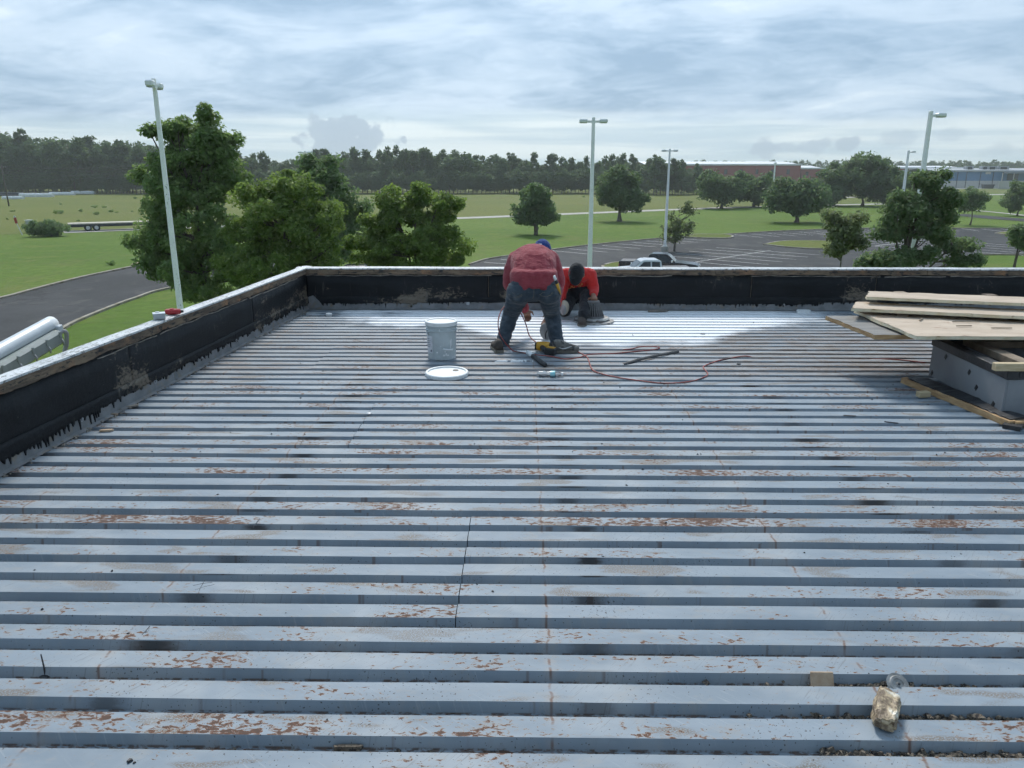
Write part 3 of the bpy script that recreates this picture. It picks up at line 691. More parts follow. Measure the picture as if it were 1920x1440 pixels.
def tree(name, label, X, Y, H, crown, leaf, bark='bark', seed=1, clumps=90, per=90, lsize=0.14, spread=0.75, stems=1, trunk_r=0.16, fork=0.35, lobes=None, limb_every=2, group=None, z0=0.0, hollow=0.5, edge_lobes=12):
    """crown: list of ellipsoids (cx,cy,cz,rx,ry,rz) in metres from the base"""
    rs = np.random.RandomState(seed); root = thing(name, label, 'tree', (X, Y, z0), (0, 0, 0), group)
    lr = random.Random(seed * 5 + 1); base_cr = list(crown); extra = []
    for k in range(edge_lobes):                              # small lobes breaking the outline
        c = lr.choice(base_cr[:max(1, len(base_cr))]); a = lr.uniform(0, 6.283); el = lr.uniform(-0.35, 1.0); ce = math.sqrt(max(0, 1 - el * el)); f = lr.uniform(0.16, 0.30)
        extra.append((c[0] + math.cos(a) * ce * c[3] * 0.95, c[1] + math.sin(a) * ce * c[4] * 0.95, c[2] + el * c[5] * 0.98, c[3] * f, c[4] * f, c[5] * f * lr.uniform(0.9, 1.5)))
    crown = [(c[0], c[1], c[2], c[3] * 0.93, c[4] * 0.93, c[5] * 0.93) for c in base_cr] + extra
    vol = np.array([c[3] * c[4] * c[5] for c in crown]) ** 0.75; vol /= vol.sum(); cen = []; sp = []
    for ci, c in enumerate(crown):
        k = max(3, int(round(clumps * vol[ci])))
        d = rs.normal(size=(k, 3)); d /= np.linalg.norm(d, axis=1)[:, None]; r = hollow + (1 - hollow) * rs.random(k) ** 0.7
        cen.append(np.array(c[:3]) + d * r[:, None] * np.array(c[3:6]) * 0.86); sp.append(spread * (0.6 + 0.75 * rs.random(k)))
    cen = np.vstack(cen); sp = np.concatenate(sp)
    V, Q = leaves(rs, cen, per, sp, lsize, out_from=np.array(crown[0][:3]))
    mesh_object('crown', np_mesh('crown', V, Q), leaf, root)
    m = MB(); zf = H * fork
    tops = []
    if stems == 1:
        path = [(0, 0, -0.1), (0.02 * H * rs.normal() * 0.4, 0.01 * H * rs.normal(), zf * 0.5), (0.03 * H * rs.normal() * 0.5, 0, zf), (crown[0][0] * 0.6, crown[0][1] * 0.6, min(H * 0.85, crown[0][2] + crown[0][5] * 0.3))]
        path = smooth_path(path, 4); n = len(path)
        m.tube(path, [trunk_r * (1.35 - 0.35 * min(1, i / 3)) * (1 - 0.8 * i / (n - 1)) + 0.01 for i in range(n)], 8); tops = [path]
    else:
        for k in range(stems):
            a = 2 * math.pi * (k + 0.3 * rs.random()) / stems; c = crown[k % len(crown)]
            e = np.array([math.cos(a) * c[3] * 0.55 + c[0] * 0.7, math.sin(a) * c[4] * 0.55 + c[1] * 0.7, c[2] + 0.2 * c[5]])
            st = np.array([math.cos(a) * trunk_r * 1.1, math.sin(a) * trunk_r * 1.1, -0.1])
            mid = st * 0.4 + e * 0.35 + np.array([0, 0, 0.25 * e[2]])
            path = smooth_path([st, mid * [0.6, 0.6, 1], e], 5); n = len(path)
            m.tube(path, [trunk_r * 0.62 * (1 - 0.85 * i / (n - 1)) + 0.01 for i in range(n)], 6); tops.append(path)
    allp = [(Vector(q), ti, i) for ti, t in enumerate(tops) for i, q in enumerate(t)]
    for k in range(0, len(cen), limb_every):
        e = Vector(cen[k]); best = None
        for (q, ti, i) in allp:
            if q.z > e.z - 0.15 or q.z < zf * 0.75: continue
            dd = (q - e).length + max(0, q.z - e.z + 0.35 * (e - q).xy.length) * 1.2
            if best is None or dd < best[0]: best = (dd, q)
        if best is None: continue
        L = (e - best[1]).length; r0 = min(trunk_r * 0.45, 0.018 + 0.016 * L)
        m.tube(limb_path(best[1], e, rs), [r0 * (1 - 0.75 * i / 4) for i in range(5)], 5, False)
    m.build('trunk', bark, root, True)
    return root
def px_tree(name, label, pxs, Y, leaf, ytop, ybase=None, seed=1, **kw):
    """crown from photo ellipses (cx, cy, rx, ry) at distance Y; base under the first"""
    bx = kw.pop('bx', pxs[0][0]); base = UY(bx, 400, Y); z_top = UY(bx, ytop, Y).z
    cr = []; rs = random.Random(seed)
    for (cx, cy, rx, ry) in pxs:
        c = UY(cx, cy, Y); rxm = (UY(cx + rx, cy, Y).x - c.x); rzm = (c.z - UY(cx, cy + ry, Y).z)
        cr.append((c.x - base.x, rs.uniform(-0.25, 0.25) * rxm, c.z, rxm, rxm * rs.uniform(0.8, 1.05), rzm))
    return tree(name, label, base.x, Y, z_top, cr, leaf, seed=seed, **kw)
# near trees beyond the parapet, left to right
px_tree('shade_tree', 'tallest leafy tree, open lobed top, behind the leaning lamp post', [(365, 420, 105, 125), (330, 260, 42, 55), (385, 250, 36, 48), (425, 275, 26, 32), (300, 250, 22, 20), (280, 445, 42, 30), (340, 330, 66, 70), (415, 330, 52, 70), (360, 290, 62, 45), (400, 520, 105, 60), (300, 490, 30, 40)],
        36, 'leaf_maple', 200, seed=11, clumps=400, per=140, lsize=0.095, spread=0.46, edge_lobes=26, trunk_r=0.22, fork=0.3, limb_every=3, bx=385)
px_tree('shade_tree', 'round bright green tree beside the tall lobed tree, bare inner limbs showing', [(525, 415, 95, 80), (470, 440, 55, 70), (590, 440, 50, 60), (540, 350, 50, 30), (470, 372, 35, 30), (600, 400, 38, 34), (500, 495, 95, 40), (585, 490, 50, 34)],
        33, 'leaf_bright', 330, seed=23, clumps=250, per=150, lsize=0.078, spread=0.42, edge_lobes=26, trunk_r=0.15, fork=0.42, limb_every=2, bx=530, hollow=0.62)
px_tree('shade_tree', 'dark dense tree behind the round bright green tree', [(615, 400, 68, 105), (645, 430, 48, 70), (600, 330, 40, 35), (575, 380, 40, 70)],
        56, 'leaf_dark', 300, seed=31, clumps=170, per=110, lsize=0.15, spread=0.8, trunk_r=0.2, fork=0.3, limb_every=6, bx=620)
px_tree('shade_tree', 'spreading yellow-green tree centred over the back parapet', [(770, 430, 70, 60), (790, 365, 32, 22), (740, 380, 36, 30), (830, 395, 34, 30), (700, 470, 50, 35), (840, 465, 50, 40), (770, 480, 80, 40), (710, 430, 34, 30)],
        37, 'leaf_bright', 345, seed=47, clumps=220, per=150, lsize=0.085, spread=0.42, edge_lobes=26, trunk_r=0.13, fork=0.3, stems=4, limb_every=2, bx=775, hollow=0.6)
px_tree('young_tree', 'small egg-shaped multi-stemmed tree on the open lawn', [(1005, 390, 37, 38), (1003, 362, 22, 24), (1005, 405, 38, 22)], U(1005, 441).y, 'leaf_dark', 340, seed=52, clumps=130, per=80, lsize=0.22, spread=0.85, trunk_r=0.16, fork=0.2, stems=5, limb_every=5)
px_tree('oak_tree', 'round dark oak standing alone behind the tall twin-headed lamp post', [(1162, 362, 46, 42), (1150, 348, 34, 30), (1178, 375, 32, 26)], U(1162, 415).y, 'leaf_oak', 318, seed=58, clumps=170, per=95, lsize=0.26, spread=1.15, trunk_r=0.4, fork=0.2, limb_every=5)
px_tree('sapling', 'thin sparse sapling beside the second lamp post', [(1268, 420, 20, 40), (1288, 395, 16, 14), (1258, 440, 14, 22), (1290, 430, 10, 14)], U(1268, 472).y, 'leaf_pale', 375, seed=61, clumps=46, per=26, lsize=0.13, spread=0.55, trunk_r=0.07, fork=0.2, stems=3, limb_every=1, bark='bark_grey', hollow=0.3)
for i, (lab, e, by, sd) in enumerate((
    ('leftmost low oak at the end of the pale lane', [(1352, 356, 44, 28), (1335, 350, 30, 24), (1372, 350, 32, 24)], 391, 71),
    ('dense oak between the lane end and the slim far lamp post', [(1412, 358, 44, 30), (1398, 350, 34, 26), (1430, 355, 30, 26)], 388, 72),
    ('dome-shaped oak alone on the lawn before the red warehouse', [(1495, 370, 52, 34), (1475, 375, 34, 24), (1518, 375, 34, 24)], 417, 73),
    ('oak behind the dome-shaped oak, below the red warehouse roof', [(1560, 350, 40, 36), (1545, 362, 34, 26)], 386, 74),
    ('broad tallest oak of the right-hand row', [(1615, 335, 58, 42), (1650, 350, 50, 34), (1590, 350, 40, 34), (1625, 305, 30, 16)], 386, 75),
    ('oak at the right end of the oak row', [(1690, 350, 44, 34), (1668, 340, 30, 28)], 388, 76))):
    px_tree('oak_tree', lab, e, U(1400, by).y, 'leaf_oak', e[0][1] - e[0][3], seed=sd, clumps=150, per=80, lsize=0.34, spread=1.5, trunk_r=0.4, fork=0.18, limb_every=6, group='oaks on the far lawn')
px_tree('crape_myrtle', 'large dark multi-stemmed tree in front of the right-hand lamp post', [(1715, 415, 44, 50), (1686, 380, 34, 30), (1752, 372, 38, 26), (1762, 336, 22, 15), (1728, 348, 26, 20), (1658, 438, 28, 20), (1795, 462, 40, 20), (1692, 486, 36, 18), (1662, 408, 22, 18), (1755, 430, 30, 28), (1800, 490, 36, 10), (1740, 480, 26, 18)],
        34, 'leaf_myrtle', 325, seed=83, clumps=130, per=125, lsize=0.082, spread=0.36, edge_lobes=22, trunk_r=0.16, fork=0.2, stems=7, limb_every=2, hollow=0.45, bx=1710)
px_tree('sapling', 'slender pale-green young tree left of the large dark multi-stemmed tree', [(1580, 430, 34, 26), (1563, 415, 20, 16), (1600, 420, 20, 18), (1590, 450, 30, 20), (1560, 470, 16, 10)], 40, 'leaf_pale', 398, seed=87, clumps=62, per=52, lsize=0.095, spread=0.42, trunk_r=0.075, fork=0.5, limb_every=1, bark='bark_grey', bx=1592, hollow=0.4)
px_tree('bush', 'low rounded shrub at the foot of the large dark multi-stemmed tree', [(1655, 492, 26, 16), (1640, 498, 20, 14), (1680, 500, 22, 14)], 33, 'leaf_myrtle', 476, seed=91, clumps=60, per=70, lsize=0.10, spread=0.42, trunk_r=0.06, fork=0.2, stems=3, limb_every=3)
px_tree('crape_myrtle', 'small lopsided tree on the lawn left of the blue warehouse yard', [(1822, 372, 22, 24), (1812, 385, 18, 16), (1830, 380, 16, 18)], U(1820, 422).y, 'leaf_myrtle', 348, seed=93, clumps=80, per=80, lsize=0.18, spread=0.75, trunk_r=0.13, fork=0.25, limb_every=4)
px_tree('crape_myrtle', 'small round tree cut by the right edge before the blue warehouse', [(1908, 372, 24, 26), (1915, 355, 16, 14), (1900, 382, 16, 16)], U(1906, 405).y, 'leaf_myrtle', 345, seed=95, clumps=80, per=80, lsize=0.20, spread=0.9, trunk_r=0.16, fork=0.22, limb_every=4)
px_tree('crape_myrtle', 'tree cut off at the right edge of the picture above the parapet', [(1918, 440, 20, 20), (1925, 455, 18, 14)], 52, 'leaf_myrtle', 418, seed=97, clumps=50, per=70, lsize=0.12, spread=0.5, trunk_r=0.08, fork=0.4, stems=3, limb_every=2)

# the far forest: separate trees along its edge, a closed mass behind
def proto(kind, seed):
    rs = np.random.RandomState(seed); H = 1.0
    if kind == 'pine':
        k = 34; zz = 0.42 + 0.56 * rs.random(k); rad = 0.17 * np.sqrt(np.clip(1.02 - zz, 0, 1) / 0.6) * (0.5 + 0.6 * rs.random(k)); a = rs.random(k) * 6.28
        cen = np.stack([rad * np.cos(a), rad * np.sin(a), zz], 1); V, Q = leaves(rs, cen, 42, 0.075 * (0.7 + 0.6 * rs.random(k)), 0.026, 0.3, flat=0.6); leaf = 'leaf_pine'
    elif kind == 'spire':
        k = 44; zz = 0.12 + 0.86 * rs.random(k) ** 0.9; rad = 0.19 * (1.04 - zz) ** 0.6 * (0.45 + 0.6 * rs.random(k)); a = rs.random(k) * 6.28
        cen = np.stack([rad * np.cos(a), rad * np.sin(a), zz], 1); V, Q = leaves(rs, cen, 42, 0.075 * (0.7 + 0.6 * rs.random(k)), 0.026, 0.3); leaf = 'leaf_forest'
    else:
        k = 52; d = rs.normal(size=(k, 3)); d /= np.linalg.norm(d, axis=1)[:, None]
        cen = np.array([0, 0, 0.58]) + d * np.array([0.25, 0.25, 0.36]) * (0.55 + 0.45 * rs.random(k))[:, None]; V, Q = leaves(rs, cen, 42, 0.085 * (0.7 + 0.6 * rs.random(k)), 0.028, 0.35); leaf = 'leaf_forest'
    return V, Q, leaf
PROTO = [proto(*a) for a in (('pine', 1), ('spire', 2), ('round', 3), ('round', 4), ('spire', 5), ('pine', 6))]
pm = [np_mesh('crown', V, Q) for V, Q, l in PROTO]
for me, (V, Q, l) in zip(pm, PROTO): me.materials.append(MATS[l])
m = MB(); m.tube([(0, 0, -0.01), (0.006, 0, 0.35), (0.0, 0.006, 0.8)], [0.012, 0.009, 0.004], 6); tr_me = m.build('trunk', 'bark').data
bpy.data.objects.remove(bpy.data.objects['trunk'] if 'trunk' in bpy.data.objects and bpy.data.objects['trunk'].data == tr_me else [o for o in bpy.data.objects if o.data == tr_me][0])
def forest_tree(x, y, h, w, kind, label, group):
    t = thing('forest_tree', label, 'tree', (x, y, 0), (0, 0, random.Random(x * 7 + y).uniform(0, 6.28)), group); t.scale = (h * w, h * w, h)
    for n, me in (('crown', pm[kind]), ('trunk', tr_me)):
        o = bpy.data.objects.new(n, me); C.objects.link(o); o.parent = t
rng = random.Random(12)
def top_line(px):      # photo height of the forest skyline
    pts = [(-60, 250), (0, 247), (60, 252), (150, 262), (270, 268), (340, 280), (450, 290), (520, 297), (600, 288), (700, 286), (760, 280), (830, 284), (900, 290), (950, 288), (1010, 297), (1060, 300), (1100, 303), (1165, 298), (1210, 296), (1290, 303), (1310, 312)]
    for (a, ya), (b_, yb) in zip(pts, pts[1:]):
        if a <= px <= b_: return ya + (yb - ya) * (px - a) / (b_ - a)
    return 305
px = -50.0
while px < 1312:
    left = px < 300
    Yf = (296 if left else 300) + rng.uniform(-4, 8)
    if px > 1200: Yf -= 20
    top = UY(px, top_line(px) + rng.choice((-9, -4, 1, 6, 13, 22, 28)), Yf).z
    k = rng.choice((1, 4, 3, 4, 2, 0, 1) if not left else (0, 3, 2, 5, 3)); x = UY(px, 360, Yf).x
    forest_tree(x, Yf, max(7, top), rng.uniform(0.8, 1.25), k, ('forest edge tree on the left behind the white wrapped bales' if left else 'dark green tree along the front edge of the far forest'), ('forest edge trees on the left' if left else 'forest edge trees'))
    px += rng.uniform(5, 9)
def mass(name, label, px0, px1, y0, y1, n, seed, hfn, keep=0.55, kinds=(0, 1, 2, 3, 4, 5)):
    rs = np.random.RandomState(seed); rg = random.Random(seed); VV, QQ, off = [], [], 0
    for i in range(n):
        px = px0 + (px1 - px0) * (i + rg.random()) / n; Y = rg.uniform(y0, y1); p = UY(px, 360, Y); h = hfn(px, Y, rg); k = rg.choice(kinds); V, Q, l = PROTO[k]
        sel = rs.rand(len(Q)) < keep; Vq = V.reshape(-1, 4, 3)[sel].reshape(-1, 3); a = rg.uniform(0, 6.28); c_, s_ = math.cos(a), math.sin(a); w = rg.uniform(0.9, 1.4)
        W = np.stack([(Vq[:, 0] * c_ - Vq[:, 1] * s_) * h * w + p.x, (Vq[:, 0] * s_ + Vq[:, 1] * c_) * h * w + Y, Vq[:, 2] * h], 1)
        VV.append(W); QQ.append(np.arange(len(W)).reshape(-1, 4) + off); off += len(W)
    o = mesh_object(name, np_mesh(name, np.vstack(VV), np.vstack(QQ)), 'leaf_forest'); return tag(o, label, 'forest', kind='stuff')
mass('forest', 'closed dark mass of trees behind the forest edge', -80, 1312, 306, 350, 230, 5, lambda px, Y, rg: max(8, UY(px, top_line(px) + rg.uniform(0, 16), Y).z))
mass('undergrowth', 'dark low bushes along the foot of the far forest', 300, 1320, 288, 299, 300, 7, lambda px, Y, rg: rg.uniform(4.0, 10.0), 0.6, (2, 3))
mass('undergrowth', 'dark low bushes under the left forest edge', -60, 330, 288, 297, 110, 8, lambda px, Y, rg: rg.uniform(3.5, 9.0), 0.6, (2, 3))
mass('far_wood', 'distant wood on the horizon behind the warehouses', 1210, 2000, 640, 700, 300, 9, lambda px, Y, rg: UY(px, 305 + rg.uniform(-6, 9), Y).z)
# ------------------------------------------------------------------ lamp posts
def pole_paint(b, p):
    v = tex(b); sp = b.noise(b.mul3(v, (22, 22, 14)), 1.0, 4, 0.65); big = b.noise(b.mul3(v, (2, 2, 0.5)), 1.0, 3, 0.5)
    col = b.mix(b.step(b.noise(v, 3, 3, 0.5), 0.3, 0.7), (0.86, 0.86, 0.87), (0.92, 0.92, 0.92))
    m = b.step(b.math('ADD', sp, b.mad(b.math('SUBTRACT', big, 0.5), 0.40)), 0.645, 0.70)
    b.put(p.inputs['Base Color'], b.mix(b.mad(m, 0.8), col, (0.20, 0.20, 0.19))); p.inputs['Roughness'].default_value = 0.45
material('chalky_pole_paint', pole_paint)
plain('lamp_white', (0.85, 0.87, 0.88), (0.74, 0.76, 0.77), 5, 0.4)
plain('lens_grey', (0.45, 0.47, 0.48), rough=0.25)
plain('dark_metal', (0.03, 0.032, 0.036), (0.05, 0.05, 0.055), 12, 0.45)
plain('weathered_pole', (0.085, 0.075, 0.065), (0.13, 0.115, 0.10), 5, 0.9, stretch=(3, 3, 0.4))
plain('wire_black', (0.03, 0.03, 0.03), rough=0.6)
def lamp_post(label, X, Y, H, heads, wid=1.0, az=0.0, lean=(0, 0)):
    t = thing('lamp_post', label, 'lamp post', (X, Y, 0), (lean[1], lean[0], az), 'white parking lot lamp posts')
    b0, b1 = 0.145 * wid, 0.085 * wid
    m = MB(); m.add([(sx * b0, sy * b0, 0) for sx, sy in ((-1, -1), (1, -1), (1, 1), (-1, 1))] + [(sx * b1, sy * b1, H) for sx, sy in ((-1, -1), (1, -1), (1, 1), (-1, 1))],
                    [(3, 2, 1, 0), (4, 5, 6, 7), (0, 1, 5, 4), (1, 2, 6, 5), (2, 3, 7, 6), (3, 0, 4, 7)]); m.build('pole', 'chalky_pole_paint', t, bevel=0.015)
    MB().lathe([(0, 0), (0.38, 0), (0.38, 0.55), (0.30, 0.6), (0, 0.6)], 16).build('footing', 'concrete', t)
    MB().box((0, 0, 0.63), (0.42, 0.42, 0.03)).build('base_plate', 'lamp_white', t)
    for a in heads:
        d = Vector((math.cos(a), math.sin(a), 0)); rot = Matrix.Rotation(a, 3, 'Z')
        MB().box(d * 0.19 * wid + Vector((0, 0, H - 0.20)), (0.30 * wid, 0.09, 0.10), rot).build('arm', 'lamp_white', t)
        c = d * 0.56 * wid + Vector((0, 0, H - 0.17)); m = MB()
        m.box(c, (0.46 * wid, 0.36 * wid, 0.17), rot, 0.035); hd = m.build('lamp_head', 'lamp_white', t)
        MB().box(c + Vector((0, 0, -0.092)), (0.38 * wid, 0.28 * wid, 0.02), rot).build('lens', 'lens_grey', hd)
    return t
def at_top(px, py, H):
    r = ray(px, py); t_ = (H - CAMZ) / r.z; return r * t_
HP = 10.4
p = at_top(288, 147, HP); lamp_post('speckled white lamp post rising behind the left parapet', p.x, p.y, HP, (R(0), R(180)), 0.62, R(97))
p = at_top(1113, 220, HP); lamp_post('tall white twin-headed lamp post behind the crouching worker', p.x, p.y, HP, (0, math.pi), 0.88, R(2))
p = U(1246, 473); z = UY(1252, 279, p.y).z; lamp_post('white twin-headed lamp post with the thin sapling beside it', p.x, p.y, z, (0, math.pi), 1.0, R(-4))
p = at_top(1746, 208, HP); lamp_post('white single-headed lamp post rising behind the large dark tree on the right', p.x, p.y, HP, (0,), 0.86, R(6))
p = at_top(1704, 282, HP); lamp_post('distant single-headed lamp post left of the right-hand post', p.x, p.y, HP, (0,), 1.15, R(10))
p = U(1446, 394); z = UY(1453, 304, p.y).z; lamp_post('slim far lamp post standing among the oaks', p.x, p.y, z, (R(80), R(260)), 1.15)
p = at_top(572, 283, HP); lamp_post('lamp post mostly hidden behind the dark dense tree', p.x, p.y, HP, (0, math.pi), 1.15)

# utility poles and wires on the left
def utility_pole(label, foot, top):
    t = thing('utility_pole', label, 'utility pole', (foot.x, foot.y, 0), (0, 0, 0), 'utility poles by the forest'); d = Vector(top) - Vector((foot.x, foot.y, 0))
    MB().tube([(0, 0, -0.2), d * 0.5, d], [0.17, 0.15, 0.12], 8).build('pole', 'weathered_pole', t, True)
    MB().box(d * 0.94, (1.9, 0.10, 0.12), Matrix.Rotation(R(25), 3, 'Z')).build('crossarm', 'weathered_pole', t)
    for k in (-0.8, -0.3, 0.4, 0.8): MB().lathe([(0.05, 0), (0.06, 0.05), (0.04, 0.1), (0.055, 0.14), (0, 0.18)], 8, d * 0.94 + Matrix.Rotation(R(25), 3, 'Z') @ Vector((k, 0, 0.06))).build('insulator', 'lens_grey', t)
    return Vector((foot.x, foot.y, 0)) + d
fa = U(17, 387); ta = UY(2, 310, fa.y); fb = U(256, 364.5); tb = UY(248, 309, fb.y)
A_ = utility_pole('leaning utility pole at the left edge before the forest', fa, ta); B_ = utility_pole('utility pole before the forest, left of the tall lobed tree', fb, tb)
def wire(label, a, b_, sag):
    pts = [a + (b_ - a) * (i / 14) - Vector((0, 0, sag * 4 * (i / 14) * (1 - i / 14))) for i in range(15)]
    tag(MB().tube(pts, 0.030, 5).build('power_line', 'wire_black'), label, 'power line', 'power lines before the forest')
E_ = UY(430, 306, 275); W_ = UY(-160, 300, 190)
for k in range(4):
    of = Vector((0, 0, -0.25 - 0.75 * k)); lab = ['topmost', 'second', 'third', 'lowest'][k]
    wire(lab + ' power line between the two utility poles', A_ + of, B_ + of, 0.7 + 0.25 * k); wire(lab + ' power line running right from the far utility pole', B_ + of, E_ + of, 0.6 + 0.2 * k)

# white wrapped bales beside the forest
def wrap(b, p):
    v = tex(b); n = b.noise(b.mul3(v, (1.2, 3, 5)), 1.0, 5, 0.6)
    b.put(p.inputs['Base Color'], b.mix(b.step(n, 0.35, 0.65), (0.66, 0.68, 0.69), (0.86, 0.87, 0.88))); p.inputs['Roughness'].default_value = 0.35; bump(b, p, n, 0.6, 0.08)
material('plastic_wrap', wrap)
for i, (x0, x1, yb, yt, lab) in enumerate(((6, 44, 373.5, 367.5, 'lowest leftmost white wrapped bundle before the forest'), (38, 100, 369.5, 362, 'white wrapped bundle second from the left before the forest'), (94, 140, 366, 360, 'white wrapped bundle in the middle of the row before the forest'), (135, 178, 364, 357.8, 'rightmost white wrapped bundle before the forest'))):
    Y = U((x0 + x1) / 2, yb).y; a = UY(x0, yb, Y); b_ = UY(x1, yb, Y); zt = UY(x0, yt, Y).z; zb = max(0, a.z)
    hh = zt - 0.0; L = (b_ - a).length; m = MB(); prof = [(-0.6, 0), (-0.7, hh * 0.5), (-0.5, hh * 0.93), (0, hh), (0.5, hh * 0.93), (0.7, hh * 0.5), (0.6, 0)]; n = 10; V = []; F = []
    for k in range(n + 1):
        wv = 1 + 0.05 * mnoise.noise((k * 0.9, i * 3.1, 0)); V += [(L * k / n, q[0] * wv, q[1] * wv) for q in prof]
    for k in range(n):
        for j in range(7): F.append((k * 7 + j, k * 7 + (j + 1) % 7, (k + 1) * 7 + (j + 1) % 7, (k + 1) * 7 + j))
    F += [tuple(range(6, -1, -1)), tuple(range(n * 7, n * 7 + 7))]; m.add(V, F)
    o = m.build('wrapped_bale', 'plastic_wrap', None, False, (a.x, Y, 0)); tag(o, lab, 'bale', 'white wrapped bundles by the forest')
plain('black_plastic', (0.018, 0.019, 0.022), (0.03, 0.03, 0.034), 4, 0.4)
a = UY(-60, 372, 262); b_ = UY(38, 366, 262); m = MB()
for k in range(5): m.tube([(a.x, 262 + k * 0.6, 0.35 + 0.55 * (k % 2)), ((a.x + b_.x) / 2, 262 + k * 0.6, 0.4 + 0.55 * (k % 2)), (b_.x, 262 + k * 0.6, 0.35 + 0.55 * (k % 2))], 0.33, 8)
tag(m.build('drain_pipe_stack', 'black_plastic'), 'dark pipes stacked at the left edge behind the white bundles', 'pipes', kind='stuff')

# flatbed trailer on the lane, bush, hydrant and cabinet
plain('trailer_navy', (0.012, 0.018, 0.032), (0.03, 0.035, 0.045), 4, 0.45)
plain('trailer_planks', (0.60, 0.55, 0.47), (0.46, 0.41, 0.34), 3, 0.85, stretch=(1, 6, 1))
plain('tyre', (0.018, 0.018, 0.019), (0.03, 0.03, 0.03), 20, 0.85)
plain('rim_white', (0.62, 0.63, 0.64), (0.45, 0.45, 0.45), 9, 0.4)
def trailer():
    c = U(205, 432); sc = (UY(290, 430, c.y).x - UY(122, 430, c.y).x)
    a = U(118, 434.5); t = thing('flatbed_trailer', 'long dark gooseneck flatbed trailer with pale plank deck on the lane', 'trailer', (a.x, a.y + 0.4, 0), (0, 0, math.atan2(U(300, 429.5).y - U(118, 435.5).y, U(300, 429.5).x - U(118, 435.5).x)))
    L = sc * 1.03; n = 14
    for k in range(n): MB().box((0.5 + (L * 0.80) * (k + 0.5) / n, 0, 1.02), ((L * 0.80) / n - 0.02, 2.55, 0.14)).build('deck_plank', 'trailer_planks', t)
    for s in (-1, 1): MB().box((0.5 + L * 0.40, s * 1.18, 0.80), (L * 0.80, 0.10, 0.28)).build('side_rail', 'trailer_navy', t)
    MB().box((0.5 + L * 0.80 + 0.15, 0, 1.05), (0.5, 2.3, 0.95)).build('neck_riser', 'trailer_navy', t)
    MB().box((0.5 + L * 0.93, 0, 1.52), (L * 0.27, 2.3, 0.16)).build('neck_deck', 'trailer_planks', t)
    MB().box((0.5 + L * 0.93, 0, 1.37), (L * 0.27, 0.3, 0.16)).build('neck_beam', 'trailer_navy', t)
    for s in (-1, 1): MB().box((L * 0.35, s * 0.4, 0.62), (L * 0.6, 0.14, 0.16)).build('main_beam', 'trailer_navy', t)
    for x in (0.22, 0.30):
        MB().tube([(L * x, -1.1, 0.47), (L * x, 1.1, 0.47)], 0.07, 8).build('axle', 'trailer_navy', t)
        for s in (-1, 1):
            mt = Matrix.Rotation(R(90) * s, 3, 'X')
            w = MB().lathe([(0.26, -0.13), (0.42, -0.13), (0.47, -0.08), (0.47, 0.08), (0.42, 0.13), (0.26, 0.13), (0.26, -0.13)], 20, (L * x, s * 1.12, 0.47), mt).build('tyre', 'tyre', t)
            MB().lathe([(0, 0.05), (0.10, 0.05), (0.12, 0.02), (0.22, 0.06), (0.265, 0.135), (0.265, -0.12), (0, -0.1)], 16, (L * x, s * 1.12, 0.47), Matrix.Rotation(R(90) * s, 3, 'X')).build('rim', 'rim_white', w)
    MB().box((L * 1.03, 0.9, 0.72), (0.12, 0.12, 1.44)).build('landing_leg', 'trailer_navy', t); MB().box((L * 1.03, -0.9, 0.72), (0.12, 0.12, 1.44)).build('landing_leg', 'trailer_navy', t)
trailer()
px_tree('bush', 'big dark rounded bush at the rear of the flatbed trailer', [(90, 428, 28, 16), (75, 432, 20, 11), (108, 432, 18, 11)], U(90, 443).y, 'leaf_dark', 411, seed=131, clumps=70, per=70, lsize=0.15, spread=0.6, trunk_r=0.07, fork=0.1, stems=4, limb_every=4)
plain('hydrant_red', (0.42, 0.035, 0.028), (0.30, 0.03, 0.03), 6, 0.5)
plain('hydrant_white', (0.72, 0.72, 0.70), (0.6, 0.6, 0.58), 6, 0.5)
f = U(42, 441); k = 1.35
t = thing('fire_hydrant_marker', 'red and white marker post left of the big dark bush', 'marker post', (f.x, f.y, 0))
MB().tube([(0, 0, 0), (-0.3, 0, 0.9), (-0.5, 0, 1.6)], [0.06, 0.05, 0.05], 8).build('post', 'hydrant_white', t)
MB().box((-0.55, 0, 1.85), (0.32, 0.10, 0.75), Matrix.Rotation(R(-8), 3, 'Y'), 0.02).build('sign_panel', 'hydrant_red', t)
MB().box((-0.62, -0.005, 2.30), (0.24, 0.12, 0.28), None, 0.04).build('cap', 'hydrant_white', t)
f = U(58, 436); t = thing('utility_cabinet', 'grey utility cabinet on legs behind the big dark bush', 'cabinet', (f.x, f.y, 0))
MB().box((0, 0, 0.95), (0.75, 0.5, 1.3), None, 0.03).build('housing', 'lens_grey', t); MB().box((0, -0.02, 1.63), (0.85, 0.6, 0.06)).build('cover', 'lamp_white', t)
for s in (-0.3, 0.3): MB().box((s, 0, 0.15), (0.08, 0.4, 0.3)).build('leg', 'lens_grey', t)
weeds = [(114, 384, 5, 3), (178, 390, 8, 4), (197, 389.5, 6, 3.5), (153, 397, 8, 4), (112, 401, 14, 7), (180, 403, 9, 4), (207, 398, 8, 4), (219, 399, 4, 3), (248, 397.5, 4, 3), (266, 397.5, 8, 5), (253, 373, 7, 3.5), (25, 397, 6, 4), (147, 415, 5, 3), (206, 362, 3, 2), (14, 412, 4, 3), (210, 497, 14, 7), (268, 480, 14, 6), (340, 425, 6, 3), (870, 372, 5, 2), (1095, 370, 5, 2)]
